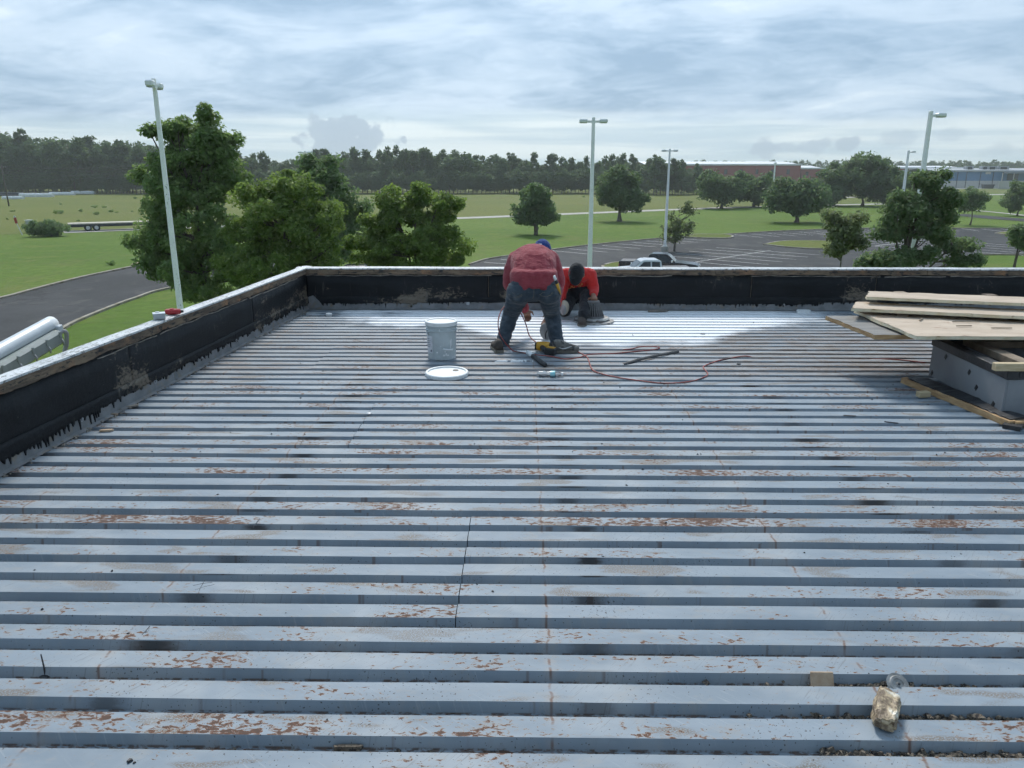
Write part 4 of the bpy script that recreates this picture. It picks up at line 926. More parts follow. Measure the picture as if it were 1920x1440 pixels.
wpos = ['weed clump in the meadow, ' + s for s in ('nearest the row of white bundles', 'upper left of the close pair', 'upper right of the close pair', 'left of the row above the trailer', 'largest one above the trailer rear', 'centre above the trailer', 'slender one above the trailer', 'smallest beside the slender one', 'small one left of the tall tree', 'dark one beside the tall tree', 'highest one before the utility pole', 'leftmost below the leaning pole', 'low one close above the trailer bed', 'tiny one before the forest', 'left edge above the marker post')]
wpos += ['low shrub on the lawn beside the left drive', 'low shrub at the end of the left drive kerb', 'weed clump behind the tall lobed tree', 'weed speck on the central meadow', 'weed speck on the meadow behind the twin-headed post']
for i, (x, y, w, h) in enumerate(weeds):
    f = U(x, y); s = 0.62 * (UY(x + w, y, f.y).x - f.x); rs = np.random.RandomState(300 + i); hz = s * 0.9
    d = rs.normal(size=(12, 3)) * [0.45 * s, 0.45 * s, 0.25 * hz] + [0, 0, hz * 0.45]; d[:, 2] = np.clip(d[:, 2], 0.15 * hz, None)
    V, Q = leaves(rs, d, 26, 0.36 * s, 0.10 * s + 0.03, 0.3); o = mesh_object('weed_clump' if i < 15 or i > 16 else 'low_shrub', np_mesh('weed', V, Q), 'leaf_maple', None, loc=(f.x, f.y, 0)); tag(o, wpos[i], 'weed' if i < 15 or i > 16 else 'shrub', 'weeds in the meadow' if i < 15 or i > 16 else None)

# ------------------------------------------------------------------ warehouses
def siding(name, c1, c2):
    def fn(b, p):
        v = tex(b); x, y, z = b.sep(v); n = b.noise(b.mul3(v, (0.05, 0.05, 0.25)), 1.0, 4, 0.6)
        b.put(p.inputs['Base Color'], b.mix(b.step(n, 0.3, 0.7), c1, c2)); p.inputs['Roughness'].default_value = 0.6
        w = b.math('SINE', b.math('MULTIPLY', b.math('ADD', x, y), 9.0)); bump(b, p, w, 0.3, 0.05)
    material(name, fn)
siding('siding_maroon', (0.235, 0.050, 0.046), (0.280, 0.064, 0.058)); siding('siding_blue', (0.075, 0.175, 0.320), (0.095, 0.205, 0.350)); siding('siding_pale', (0.50, 0.49, 0.47), (0.42, 0.41, 0.39))
plain('roof_white', (0.74, 0.76, 0.78), (0.66, 0.68, 0.70), 0.1, 0.5); plain('roof_grey', (0.36, 0.38, 0.40), (0.30, 0.32, 0.34), 0.1, 0.6); plain('window_dark', (0.03, 0.033, 0.04), rough=0.2)
def warehouse(label, x0, x1, Y, ytop, depth, wall, roof_m, ybase=None):
    a = UY(x0, ytop, Y); b_ = UY(x1, ytop, Y); t = thing('warehouse', label, 'building', ((a.x + b_.x) / 2, Y, 0)); W = b_.x - a.x; Hh = a.z
    MB().box((0, depth / 2, Hh / 2 - 0.15), (W, depth, Hh - 0.3)).build('wall', wall, t)
    rf = MB().prism([(-W / 2 - 0.6, -0.6, Hh - 0.30), (W / 2 + 0.6, -0.6, Hh - 0.30), (W / 2 + 0.6, -0.6, Hh + 0.45), (-W / 2 - 0.6, -0.6, Hh + 0.45)], (0, 0.8, 0)).build('eave_trim', roof_m, t)
    V = [(-W / 2 - 0.6, 0.2, Hh + 0.0), (W / 2 + 0.6, 0.2, Hh + 0.0), (W / 2 + 0.6, depth / 2, Hh + depth * 0.035), (-W / 2 - 0.6, depth / 2, Hh + depth * 0.035), (-W / 2 - 0.6, depth + 0.4, Hh), (W / 2 + 0.6, depth + 0.4, Hh)]
    V += [(x, y, z - 0.28) for x, y, z in V]
    MB().add(V, [(0, 1, 2, 3), (3, 2, 5, 4), (6, 9, 8, 7), (9, 10, 11, 8), (0, 6, 7, 1), (4, 5, 11, 10), (0, 3, 9, 6), (3, 4, 10, 9), (1, 7, 8, 2), (2, 8, 11, 5)]).build('roof', roof_m, t)
    return t, W, Hh
YW = 430
t, W, Hh = warehouse('long dark red metal warehouse with white eaves behind the oaks', 1214, 1502, YW, 309, 60, 'siding_maroon', 'roof_white')
xs = [UY(x, 320, YW).x - t.location.x for x in (1240, 1270, 1300, 1331, 1361, 1390, 1419, 1449, 1478)]
for x in xs: MB().box((x, -0.02, Hh - 3.6), (1.7, 0.12, 2.6)).build('window', 'window_dark', t)
for k in range(12): MB().box((-W / 2 + W * (k + 0.5) / 12, -0.05, Hh / 2 - 0.2), (0.22, 0.14, Hh - 0.5)).build('downpipe', 'siding_maroon', t)
t, W, Hh = warehouse('lower dark red wing at the right end of the red warehouse', 1503, 1547, YW + 3, 316, 50, 'siding_maroon', 'roof_white')
for x in (-0.25, 0.2): MB().box((W * x, -0.02, Hh - 2.6), (1.5, 0.12, 2.0)).build('window', 'window_dark', t)
t, W, Hh = warehouse('dark red building behind the right-hand lamp post', 1684, 1806, 470, 315, 40, 'siding_maroon', 'roof_white')
for k in range(5): MB().box((-W / 2 + W * (k + 0.5) / 5, -0.03, Hh / 2), (0.25, 0.1, Hh - 0.6)).build('downpipe', 'siding_maroon', t)
YBl = 400
t, W, Hh = warehouse('blue metal warehouse with grey roof at the right edge', 1762, 2010, YBl, 321, 45, 'siding_blue', 'roof_grey')
zb = UY(1800, 339, YBl).z
MB().box((0, -0.06, zb / 2), (W + 0.1, 0.16, zb)).build('base_wall', 'siding_pale', t)
def bx_(px): return UY(px, 330, YBl).x - t.location.x
for px in (1795, 1812, 1838, 1862, 1880): MB().box((bx_(px), -0.2, Hh / 2), (0.22, 0.22, Hh - 0.4)).build('downpipe', 'dark_metal', t)
MB().box((bx_(1852), -0.05, UY(1852, 324, YBl).z), (2.6, 0.1, 1.3)).build('sign_panel', 'siding_pale', t)
MB().box((bx_(1899), -0.06, UY(1899, 332, YBl).z), (5.5, 0.12, 3.2)).build('dock_door', 'window_dark', t)
cn = MB().box((bx_(1915), -3.0, UY(1900, 324, YBl).z), (18, 6.0, 0.35)).build('dock_canopy', 'roof_grey', t)
for px in (1867, 1888): MB().box((bx_(px), -5.6, UY(1900, 324, YBl).z / 2), (0.3, 0.3, UY(1900, 324, YBl).z)).build('canopy_post', 'siding_pale', t)
for px, w in ((1843, 3.6), (1872, 3.0), (1886, 4.5), (1908, 5.5)):
    u_ = MB().box((bx_(px), 14, Hh + 1.2), (w, 3.0, 2.6), None, 0.08).build('roof_unit', 'roof_grey', t); MB().box((bx_(px), 12.44, Hh + 1.4), (w * 0.6, 0.1, 1.5)).build('grille', 'window_dark', u_)
f = U(1852, 352); bn = thing('dumpster', 'dark blue waste container before the blue warehouse', 'container', (UY(1852, 350, 385).x, 385, 0))
MB().add([(-2.2, -1, 0.2), (2.2, -1, 0.2), (2.2, 1, 0.2), (-2.2, 1, 0.2), (-2.6, -1.2, 2.0), (2.6, -1.2, 2.0), (2.6, 1.2, 2.0), (-2.6, 1.2, 2.0)], [(3, 2, 1, 0), (4, 5, 6, 7), (0, 1, 5, 4), (1, 2, 6, 5), (2, 3, 7, 6), (3, 0, 4, 7)]).build('bin', 'trailer_navy', bn)
MB().box((0, 0, 2.1), (5.3, 2.5, 0.14)).build('lid', 'dark_metal', bn)
a = UY(1872, 350, 380); b_ = UY(2000, 350, 380); tag(MB().box(((a.x + b_.x) / 2, 380, 1.9), (b_.x - a.x, 0.3, 3.8)).build('yard_wall', 'siding_pale'), 'pale concrete yard wall before the blue warehouse', 'wall')

# ------------------------------------------------------------------ pickups
plain('paint_white', (0.62, 0.65, 0.68), (0.58, 0.61, 0.64), 2, 0.25); plain('paint_black', (0.010, 0.011, 0.013), (0.014, 0.015, 0.017), 2, 0.2)
plain('chrome', (0.6, 0.62, 0.64), rough=0.2, metal=0.9); plain('car_glass', (0.02, 0.026, 0.03), rough=0.08); plain('lamp_red', (0.3, 0.02, 0.02), rough=0.3); plain('lamp_clear', (0.6, 0.62, 0.62), rough=0.2)
def pickup(label, X, Y, az, paint):
    t = thing('pickup_truck', label, 'pickup truck', (X, Y, 0.03), (0, 0, az))
    # x forward; length 5.9, width 2.0
    lower = [(-2.95, 0.45), (-2.95, 1.38), (-0.75, 1.38), (1.05, 1.38), (1.35, 1.37), (2.60, 1.26), (2.90, 1.14), (2.95, 0.45)]
    MB().prism([(x, -0.98, z) for x, z in lower], (0, 1.96, 0)).build('body', paint, t, bevel=0.06)
    bed = MB().box((-1.85, 0, 1.386), (1.95, 1.62, 0.012)).build('bed_cover', 'dark_metal', t)
    cab = MB(); bt = [(-0.85, 1.20), (-0.74, 1.88), (-0.55, 1.96), (0.45, 1.96), (0.62, 1.89), (1.35, 1.20)]
    V = [(x, -0.95 + (z - 1.2) * 0.28, z) for x, z in bt] + [(x, 0.95 - (z - 1.2) * 0.28, z) for x, z in bt]; n = 6
    cab.add(V, [tuple(range(n - 1, -1, -1)), tuple(range(n, 2 * n))] + [(i, (i + 1) % n, (i + 1) % n + n, i + n) for i in range(n)]); cb = cab.build('cab', paint, t, bevel=0.05)
    for s in (-1, 1):
        y = lambda z: s * (0.958 - (z - 1.2) * 0.28)
        for q in ([(-0.66, 1.41), (-0.62, 1.82), (-0.08, 1.84), (-0.08, 1.41)], [(0.02, 1.41), (0.02, 1.84), (0.48, 1.82), (0.95, 1.41)]):
            MB().prism([(x, y(z), z) for x, z in q], (0, s * 0.008, 0)).build('side_window', 'car_glass', t)
        MB().box((0.95, s * 1.10, 1.48), (0.14, 0.24, 0.20), None, 0.03).build('mirror', 'chrome' if paint == 'paint_black' else paint, t)
        MB().box((2.86, s * 0.78, 1.05), (0.14, 0.34, 0.20), None, 0.02).build('headlight', 'lamp_clear', t)
        MB().box((-2.92, s * 0.88, 0.98), (0.10, 0.16, 0.40), None, 0.02).build('tail_light', 'lamp_red', t)
        for x in (-1.85, 1.95):
            w = MB().lathe([(0.24, -0.12), (0.36, -0.13), (0.40, -0.08), (0.40, 0.08), (0.36, 0.13), (0.24, 0.12), (0.24, -0.12)], 18, (x, s * 0.90, 0.40), Matrix.Rotation(R(90) * s, 3, 'X')).build('tyre', 'tyre', t)
            MB().lathe([(0, 0.08), (0.08, 0.09), (0.20, 0.07), (0.245, 0.115), (0.245, -0.1), (0, -0.1)], 12, (x, s * 0.90, 0.40), Matrix.Rotation(R(90) * s, 3, 'X')).build('rim', 'chrome', w)
    MB().prism([(0.695, -0.73, 1.84), (1.16, -0.86, 1.40), (1.16, 0.86, 1.40), (0.695, 0.73, 1.84)], (0.012, 0, 0.012)).build('windshield', 'car_glass', t)
    MB().prism([(-0.752, -0.74, 1.82), (-0.822, -0.86, 1.41), (-0.822, 0.86, 1.41), (-0.752, 0.74, 1.82)], (-0.012, 0, 0)).build('rear_window', 'car_glass', t)
    MB().box((2.95, 0, 0.62), (0.16, 1.9, 0.24), None, 0.03).build('bumper', 'chrome', t); MB().box((-3.0, 0, 0.58), (0.16, 1.9, 0.2), None, 0.03).build('bumper', 'chrome', t)
    MB().box((2.94, 0, 0.98), (0.08, 1.1, 0.26)).build('grille', 'dark_metal', t)
    return t
f = U(1238, 475, 1.96); pickup('black pickup truck parked nose right behind the white pickup', f.x, f.y, R(-14), 'paint_black')
f = U(1216, 486, 1.96); pickup('white pickup truck whose cab shows just above the back parapet', f.x, f.y, R(180 + 3), 'paint_white')
f = U(668, 497, 1.96); pickup('dark vehicle roof peeping over the parapet between the round and spreading trees', f.x, f.y, R(90), 'paint_black')

# ------------------------------------------------------------------ the air
def haze():
    m = bpy.data.materials.new('haze'); m.use_nodes = True; nt = m.node_tree; nt.nodes.clear()
    o = nt.nodes.new('ShaderNodeOutputMaterial'); v = nt.nodes.new('ShaderNodeVolumePrincipled')
    v.inputs['Color'].default_value = (0.86, 0.91, 0.95, 1); v.inputs['Density'].default_value = 0.00030; v.inputs['Anisotropy'].default_value = 0.25
    nt.links.new(v.outputs[0], o.inputs['Volume'])
    b = MB().box((0, 2300, 19.0), (7200, 5600, 40.0)).build('haze', m); b['kind'] = 'stuff'; b['label'] = 'thin pale summer haze over the fields'
haze()
# ------------------------------------------------------------------ things on the roof
def UX(px, py, X):
    r = ray(px, py); return Vector((0, 0, CAMZ)) + r * (X / r.x)
def D(px, py, h=0.0): return U(px, py, ZD + h)
plain('bucket_plastic', (0.44, 0.49, 0.50), (0.50, 0.55, 0.56), 6, 0.4, c3=(0.74, 0.76, 0.77), t3=(0.64, 0.70), s3=11)
plain('white_plastic', (0.76, 0.78, 0.78), (0.68, 0.70, 0.70), 9, 0.45, c3=(0.45, 0.45, 0.44), t3=(0.66, 0.78), s3=14)
plain('label_paper', (0.66, 0.67, 0.70), (0.58, 0.59, 0.62), 20, 0.7)
plain('ink', (0.06, 0.06, 0.08), (0.14, 0.14, 0.16), 40, 0.7)
plain('steel_wire', (0.45, 0.46, 0.47), rough=0.35, metal=0.8)
plain('cast_iron', (0.10, 0.102, 0.105), (0.165, 0.17, 0.175), 18, 0.55, 0.2, 0.3, 60, 0.003, c3=(0.30, 0.24, 0.17), t3=(0.62, 0.74), s3=12)
plain('ring_iron', (0.20, 0.195, 0.185), (0.42, 0.42, 0.41), 10, 0.6, bumps=0.3, c3=(0.12, 0.085, 0.06), t3=(0.56, 0.68), s3=16)
plain('black_tube', (0.022, 0.022, 0.024), (0.045, 0.045, 0.047), 20, 0.5)
plain('red_rubber', (0.24, 0.035, 0.032), (0.34, 0.085, 0.07), 30, 0.55, c3=(0.07, 0.03, 0.03), t3=(0.56, 0.66), s3=5)
plain('tool_yellow', (0.62, 0.32, 0.022), (0.50, 0.26, 0.02), 12, 0.45)
plain('tool_black', (0.016, 0.016, 0.017), (0.03, 0.03, 0.03), 15, 0.5)
plain('red_plastic', (0.46, 0.025, 0.030), (0.36, 0.02, 0.028), 9, 0.35)
plain('grey_plastic', (0.42, 0.44, 0.45), (0.36, 0.38, 0.39), 9, 0.5)
plain('fixture_white', (0.66, 0.70, 0.73), (0.58, 0.62, 0.65), 4, 0.4)
plain('fixture_grey', (0.30, 0.33, 0.32), (0.24, 0.27, 0.25), 6, 0.45)
plain('conduit_grey', (0.36, 0.36, 0.38), (0.30, 0.30, 0.32), 8, 0.5)

plain('shoe_white', (0.80, 0.81, 0.81), rough=0.6)
# sealed pail
c = D(829, 670.5); BR = 0.147
t = thing('paint_pail', 'pale grey lidded plastic pail with wire handle standing on the deck', 'pail', (c.x, c.y, ZD), (0, 0, R(-8))); t.scale = (0.88, 0.88, 0.88)
prof = [(0, 0.0), (BR - 0.016, 0.0), (BR - 0.010, 0.006), (BR, 0.285), (BR + 0.010, 0.287), (BR + 0.010, 0.297), (BR + 0.001, 0.299), (BR + 0.001, 0.318), (BR + 0.007, 0.320), (BR + 0.007, 0.326), (BR + 0.001, 0.328), (BR + 0.002, 0.345), (0, 0.345)]
MB().lathe(prof, 40).build('body', 'bucket_plastic', t, False)
ld = MB().lathe([(BR + 0.010, 0.338), (BR + 0.012, 0.372), (BR + 0.006, 0.376), (BR - 0.006, 0.374), (BR - 0.012, 0.366), (0, 0.367)], 40).build('lid', 'white_plastic', t)
def arc_patch(r, z0, z1, a0, a1, n=8):
    V = []; F = []
    for i in range(n + 1):
        a = a0 + (a1 - a0) * i / n
        for rr_ in (r, r + 0.0012):
            for z in (z0, z1): V.append((rr_ * math.cos(a), rr_ * math.sin(a), z))
    for i in range(n):
        p_, q = i * 4, (i + 1) * 4; F += [(p_, q, q + 1, p_ + 1), (p_ + 2, p_ + 3, q + 3, q + 2), (p_ + 1, q + 1, q + 3, p_ + 3), (p_, p_ + 2, q + 2, q)]
    F += [(0, 1, 3, 2), (n * 4, n * 4 + 2, n * 4 + 3, n * 4 + 1)]; return MB().add(V, F)
lb = arc_patch(BR - 0.002, 0.07, 0.24, R(212), R(246)).build('label', 'label_paper', t)
arc_patch(BR - 0.0003, 0.085, 0.105, R(236), R(242), 3).build('print_block', 'ink', lb)
for k in range(5): arc_patch(BR - 0.0003, 0.130 + 0.020 * k, 0.134 + 0.020 * k, R(217), R(233 + 4 * (k % 2)), 4).build('print_line', 'ink', lb)
for (a0, a1, z0, z1) in ((288, 296, 0.045, 0.062), (298, 303, 0.050, 0.075), (304, 312, 0.045, 0.058), (294, 299, 0.085, 0.096), (318, 321, 0.12, 0.20), (323, 325, 0.14, 0.21), (262, 267, 0.075, 0.09), (275, 277, 0.30, 0.318), (255, 256, 0.004, 0.03), (262, 263, 0.004, 0.02), (283, 284, 0.004, 0.024)):
    arc_patch(BR - 0.008 + 0.010 * z0 / 0.285, z0, z1, R(a0), R(a1), 3).build('paint_smear', 'shoe_white', t)
w0 = Vector((-(BR + 0.012) * math.cos(R(42)), -(BR + 0.012) * math.sin(R(42)), 0.292)); w1 = -w0; w1.z = 0.292
sw = Vector((0.10, -0.155, 0.115)); pts = smooth_path([w0, Vector((-0.085, -0.168, 0.235)), Vector((-0.01, -0.178, 0.165)), sw, Vector((0.165, -0.10, 0.125)), Vector((0.176, -0.03, 0.175)), Vector((0.165, 0.05, 0.25)), w1], 6)
hd = MB().tube(pts, 0.0025, 6).build('handle', 'steel_wire', t, True)
MB().tube([Vector((0.055, -0.176, 0.128)), sw + Vector((0.004, -0.004, 0.001)), Vector((0.142, -0.128, 0.116))], 0.009, 10).build('grip', 'white_plastic', hd, True)
for s in (w0, w1): MB().lathe([(0, 0), (0.020, 0), (0.020, 0.012), (0, 0.014)], 12, s * 0.93, Vector((s.x, s.y, 0)).to_track_quat('Z', 'Y').to_matrix()).build('handle_ear', 'bucket_plastic', t)
# loose lid
c = D(838, 703); t = thing('pail_lid', 'white pail lid with a dark pour hole lying flat in front of the pail', 'lid', (c.x, c.y, ZD), (R(1.0), 0, R(10)))
MB().lathe([(0, 0.020), (0.148, 0.020), (0.152, 0.030), (0.166, 0.031), (0.172, 0.026), (0.172, 0.002), (0.168, 0.002), (0.160, 0.012), (0, 0.012)], 44).build('disc', 'white_plastic', t)
MB().lathe([(0, 0.0), (0.024, 0.0), (0.024, 0.0025), (0, 0.003)], 16, (0.075, 0.055, 0.0205)).build('pour_hole', 'tool_black', t)
for k in range(18):
    a = 2 * math.pi * k / 18; MB().box((0.173 * math.cos(a), 0.173 * math.sin(a), 0.013), (0.003, 0.010, 0.018), Matrix.Rotation(a, 3, 'Z')).build('tear_tab', 'white_plastic', t)

# roof drain strainer
DC = D(1111, 603); t = thing('roof_drain', 'cast iron roof drain dome with slotted basket on flat rings', 'roof drain', (DC.x, DC.y, ZD)); t.scale = (1.08, 1.08, 1.0)
MB().lathe([(0.06, 0.004), (0.200, 0.0), (0.206, 0.006), (0.198, 0.017), (0.150, 0.022), (0.10, 0.026), (0.06, 0.026), (0.06, 0.004)], 36, (0.012, -0.008, 0)).build('base_ring', 'ring_iron', t)
MB().lathe([(0.07, 0.024), (0.172, 0.024), (0.180, 0.034), (0.166, 0.046), (0.120, 0.050), (0.095, 0.052), (0.07, 0.052), (0.07, 0.024)], 36, (-0.008, 0.006, 0.003)).build('clamp_ring', 'ring_iron', t)
MB().lathe([(0.085, 0.050), (0.112, 0.050), (0.115, 0.060), (0.108, 0.070), (0.085, 0.070), (0.085, 0.050)], 32).build('basket_foot', 'cast_iron', t)
bar = None
for k in range(26):
    a = 2 * math.pi * k / 26
    if bar is None: o = bar = MB().add([(0.098, -0.0055, 0.066), (0.112, -0.0055, 0.066), (0.112, 0.0055, 0.066), (0.098, 0.0055, 0.066), (0.052, -0.0042, 0.222), (0.064, -0.0042, 0.222), (0.064, 0.0042, 0.222), (0.052, 0.0042, 0.222)], [(3, 2, 1, 0), (4, 5, 6, 7), (0, 1, 5, 4), (1, 2, 6, 5), (2, 3, 7, 6), (3, 0, 4, 7)]).build('basket_bar', 'cast_iron', t)
    else: o = bpy.data.objects.new('basket_bar', bar.data); C.objects.link(o); o.parent = t
    o.rotation_euler = (0, 0, a)
MB().lathe([(0, 0.214), (0.064, 0.216), (0.067, 0.224), (0.060, 0.232), (0.03, 0.234), (0.018, 0.236), (0.018, 0.248), (0, 0.250)], 28).build('basket_cap', 'cast_iron', t)
MB().lathe([(0, 0.052), (0.09, 0.052), (0.09, 0.056), (0.045, 0.20), (0, 0.205)], 20).build('basket_dark', 'dark_void', t)  # black cone, its colour standing for shade inside the hollow basket

# cordless driver
c = D(1027, 660); t = thing('cordless_drill', 'yellow and black cordless drill lying beside the standing worker', 'drill', (c.x, c.y, ZD + 0.002), (0, 0, R(-12)))
MB().tube([(-0.105, 0.02, 0.045), (-0.10, 0.02, 0.045), (-0.02, 0.02, 0.047), (0.012, 0.02, 0.045), (0.015, 0.02, 0.045)], [0.030, 0.040, 0.042, 0.040, 0.032], 14).build('motor_housing', 'tool_yellow', t, True)
MB().tube([(0.012, 0.02, 0.045), (0.055, 0.02, 0.043), (0.06, 0.02, 0.043)], [0.034, 0.030, 0.022], 14).build('gear_case', 'tool_black', t, True)
MB().tube([(0.06, 0.02, 0.043), (0.095, 0.02, 0.043)], [0.020, 0.012], 12).build('chuck', 'steel_wire', t)
MB().box((-0.112, 0.02, 0.045), (0.018, 0.062, 0.070), None, 0.012).build('end_cap', 'tool_black', t)
MB().box((-0.05, -0.02, 0.045), (0.012, 0.004, 0.03)).build('side_badge', 'tool_black', t)
MB().tube([(-0.055, 0.005, 0.042), (-0.03, -0.045, 0.036), (0.012, -0.095, 0.033)], [0.026, 0.022, 0.023], 10).build('handle', 'tool_black', t, True)
bt = MB().box((0.045, -0.118, 0.034), (0.105, 0.055, 0.062), Matrix.Rotation(R(-18), 3, 'Z'), 0.008).build('battery', 'tool_black', t)
MB().box((0.050, -0.116, 0.068), (0.075, 0.045, 0.010), Matrix.Rotation(R(-18), 3, 'Z'), 0.003).build('battery_cap', 'tool_yellow', bt)
# black tube with white end
a = D(989, 660, 0.020); b_ = D(1022, 684.5, 0.020); t = thing('caulk_tube', 'black pipe with a white painted end lying in front of the standing worker', 'pipe', (0, 0, 0))
dv = (b_ - a); a2 = a + dv * 0.32
m = MB(); dirn = dv.normalized(); R1, R0 = 0.021, 0.017
m.tube([a2, b_, b_ + dirn * 0.0005, b_ - dirn * 0.004, b_ - dirn * 0.06], [R1, R1, R0, R0, R0], 16); m.build('tube', 'black_tube', t, True)
MB().tube([a - dirn * 0.03, a, a + dv * 0.02, a2 - dirn * 0.002], [0.008, 0.015, 0.020, 0.0205], 14).build('white_end', 'white_plastic', t, True)
# black flat bar
a = D(1171, 683, 0.008); m_ = D(1225, 668, 0.02); b_ = D(1272, 658.5, 0.012)
tag(MB().tube(smooth_path([a, a.lerp(m_, 0.5) + Vector((0, 0, 0.006)), m_, b_], 4), 0.015, 6, True, 0.45).build('bent_strip', 'black_tube'), 'black bent rubber strip lying on the deck right of the workers', 'strip')
# crushed bottle
def clear(b, p):
    p.inputs['Base Color'].default_value = (0.93, 0.96, 0.97, 1); p.inputs['Roughness'].default_value = 0.12; p.inputs['Transmission Weight'].default_value = 0.85; p.inputs['IOR'].default_value = 1.2
material('clear_plastic', clear); plain('teal_label', (0.16, 0.50, 0.55), (0.45, 0.66, 0.68), 25, 0.4)
c = D(1031, 706); t = thing('water_bottle', 'crushed clear plastic water bottle with teal label on the deck', 'bottle', (c.x, c.y, ZD + 0.024), (0, R(90), R(-6)))
V = []; F = []; rs_ = random.Random(5); n = 20; sg = 14
prof = [(0.0, -0.10), (0.024, -0.10), (0.031, -0.092), (0.029, -0.07), (0.032, -0.05), (0.027, -0.03), (0.031, -0.012), (0.030, 0.0), (0.030, 0.045), (0.026, 0.06), (0.018, 0.078), (0.0125, 0.09), (0.0125, 0.104), (0.0, 0.104)]
m = MB().lathe(prof, sg); m.v = [(x * 0.72 * (1 + 0.18 * mnoise.noise((x * 30, y * 30, z * 30))), y * (1.05 + 0.22 * mnoise.noise((y * 25, z * 35, 3))), z) for x, y, z in m.v]; m.build('bottle_body', 'clear_plastic', t, True)
m = MB().lathe([(0.0305, 0.004), (0.0312, 0.006), (0.0312, 0.040), (0.0305, 0.042)], sg); m.v = [(x * 0.74, y * 1.07, z) for x, y, z in m.v]; m.build('label', 'teal_label', t, True)
MB().lathe([(0, 0.105), (0.014, 0.105), (0.014, 0.092), (0.0128, 0.092)], 12).build('cap', 'white_plastic', t)
# red air hose
def deck_path(px, h=0.007): return [D(x, y, h) for x, y in px]
hp = deck_path([(962, 658), (1000, 664.5), (1035, 668.5), (1060, 673), (1088, 669.5), (1105, 664.5), (1150, 662.5), (1195, 658.5), (1225, 655.5), (1237, 652), (1226, 649.8), (1202, 650), (1184, 654), (1168, 655.5)])
tag(MB().tube(smooth_path(hp, 6), 0.0052, 7).build('air_hose', 'red_rubber', None, True), 'loop of red hose on the deck right of the standing worker', 'hose')
hp = deck_path([(1074, 656), (1090, 663), (1101, 670), (1105, 680), (1110, 692), (1121, 699), (1155, 707), (1200, 714), (1236, 718), (1270, 718), (1300, 714), (1322, 706.5), (1327, 700.5), (1319, 690), (1322, 685.5), (1345, 677), (1375, 670.5), (1402, 668)])
vy = RIB0 + RIB * math.floor((hp[-1].y - RIB0) / RIB) - 0.032
for i, q in enumerate(hp): q.z += 0.0012 * (i % 2)
hp += [Vector((hp[-1].x + 0.10, vy + 0.02, ZD - 0.024))] + [Vector((hp[-1].x + 0.25 + 0.25 * k, vy, ZD - 0.031)) for k in range(3)] + [Vector((hp[-1].x + 1.15, vy - 0.03, ZD + 0.004)), Vector((3.42, vy - 0.16, ZD + 0.007))]
tag(MB().tube(smooth_path(hp, 6), 0.0052, 7).build('air_hose', 'red_rubber', None, True), 'long red hose curving across the deck to the metal curb', 'hose')

# things on the left coping
c = U(299, 597.5, ZD + PH + 0.006); t = thing('plastic_box', 'small grey plastic box sitting on the left white coping', 'box', (c.x, c.y, ZD + PH + 0.006), (0, 0, R(28)))
MB().box((0, 0, 0.020), (0.085, 0.075, 0.040), None, 0.004).build('case', 'grey_plastic', t); MB().box((0, 0, 0.0425), (0.088, 0.078, 0.006), None, 0.002).build('lid', 'fixture_white', t); MB().box((-0.01, 0.01, 0.049), (0.03, 0.02, 0.008), None, 0.003).build('knob', 'white_plastic', t)
c = U(324, 589, ZD + PH + 0.006); t = thing('chalk_reel', 'red chalk line reel lying on the left white coping', 'chalk reel', (c.x, c.y, ZD + PH + 0.006), (0, 0, R(8)))
ol = [(-0.060, -0.012), (-0.052, 0.026), (-0.02, 0.034), (0.03, 0.032), (0.062, 0.016), (0.066, -0.006), (0.045, -0.026), (0.0, -0.034), (-0.040, -0.030)]
MB().prism([(x, y, 0.001) for x, y in ol], (0, 0, 0.038)).build('shell', 'red_plastic', t, bevel=0.009)
MB().lathe([(0, 0), (0.016, 0), (0.016, 0.006), (0, 0.007)], 14, (-0.004, 0, 0.039)).build('crank', 'red_plastic', t); MB().tube([(0.062, 0.005, 0.02), (0.080, 0.005, 0.02)], [0.012, 0.009], 10).build('nozzle', 'tool_black', t)

# strip light outside the left wall
P1 = UX(97, 606, -3.70); P0 = UX(-60, 692, -3.70); ax = (P1 - P0).normalized(); t = thing('strip_light', 'white hooded strip light fixture with grey housing outside the left parapet', 'light fixture', (0, 0, 0))
sd_ = ax.cross(Vector((0, 0, 1))).normalized(); up_ = sd_.cross(ax).normalized()          # sd_ points to the roof (+x)
def hood():
    n, sg = 12, 14; L = (P1 - P0).length; V = []; F = []
    for i in range(n + 1):
        c_ = P0 + ax * (L * i / n)
        for rr_ in (0.056, 0.052):
            for k in range(sg + 1):
                a = R(-35) + R(235) * k / sg; V.append(c_ + sd_ * (math.cos(a) * rr_ * 1.05) + up_ * (math.sin(a) * rr_))
    w = 2 * (sg + 1)
    for i in range(n):
        for k in range(sg): F += [(i * w + k, i * w + k + 1, (i + 1) * w + k + 1, (i + 1) * w + k), (i * w + sg + 1 + k, (i + 1) * w + sg + 1 + k, (i + 1) * w + sg + 2 + k, i * w + sg + 2 + k)]
        F += [(i * w, (i + 1) * w, (i + 1) * w + sg + 1, i * w + sg + 1), (i * w + sg, i * w + 2 * sg + 1, (i + 1) * w + 2 * sg + 1, (i + 1) * w + sg)]
    for i in (0, n):
        for k in range(sg): F.append((i * w + k, i * w + k + 1, i * w + sg + 2 + k, i * w + sg + 1 + k))
    return MB().add(V, F).build('hood', 'fixture_white', t, True)
hood()
off = sd_ * 0.075 - up_ * 0.085; rot = Matrix((ax, sd_, up_)).transposed()
MB().box((P0 + P1) / 2 + off - ax * 0.03, ((P1 - P0).length - 0.08, 0.085, 0.115), rot, 0.02).build('housing', 'fixture_grey', t)
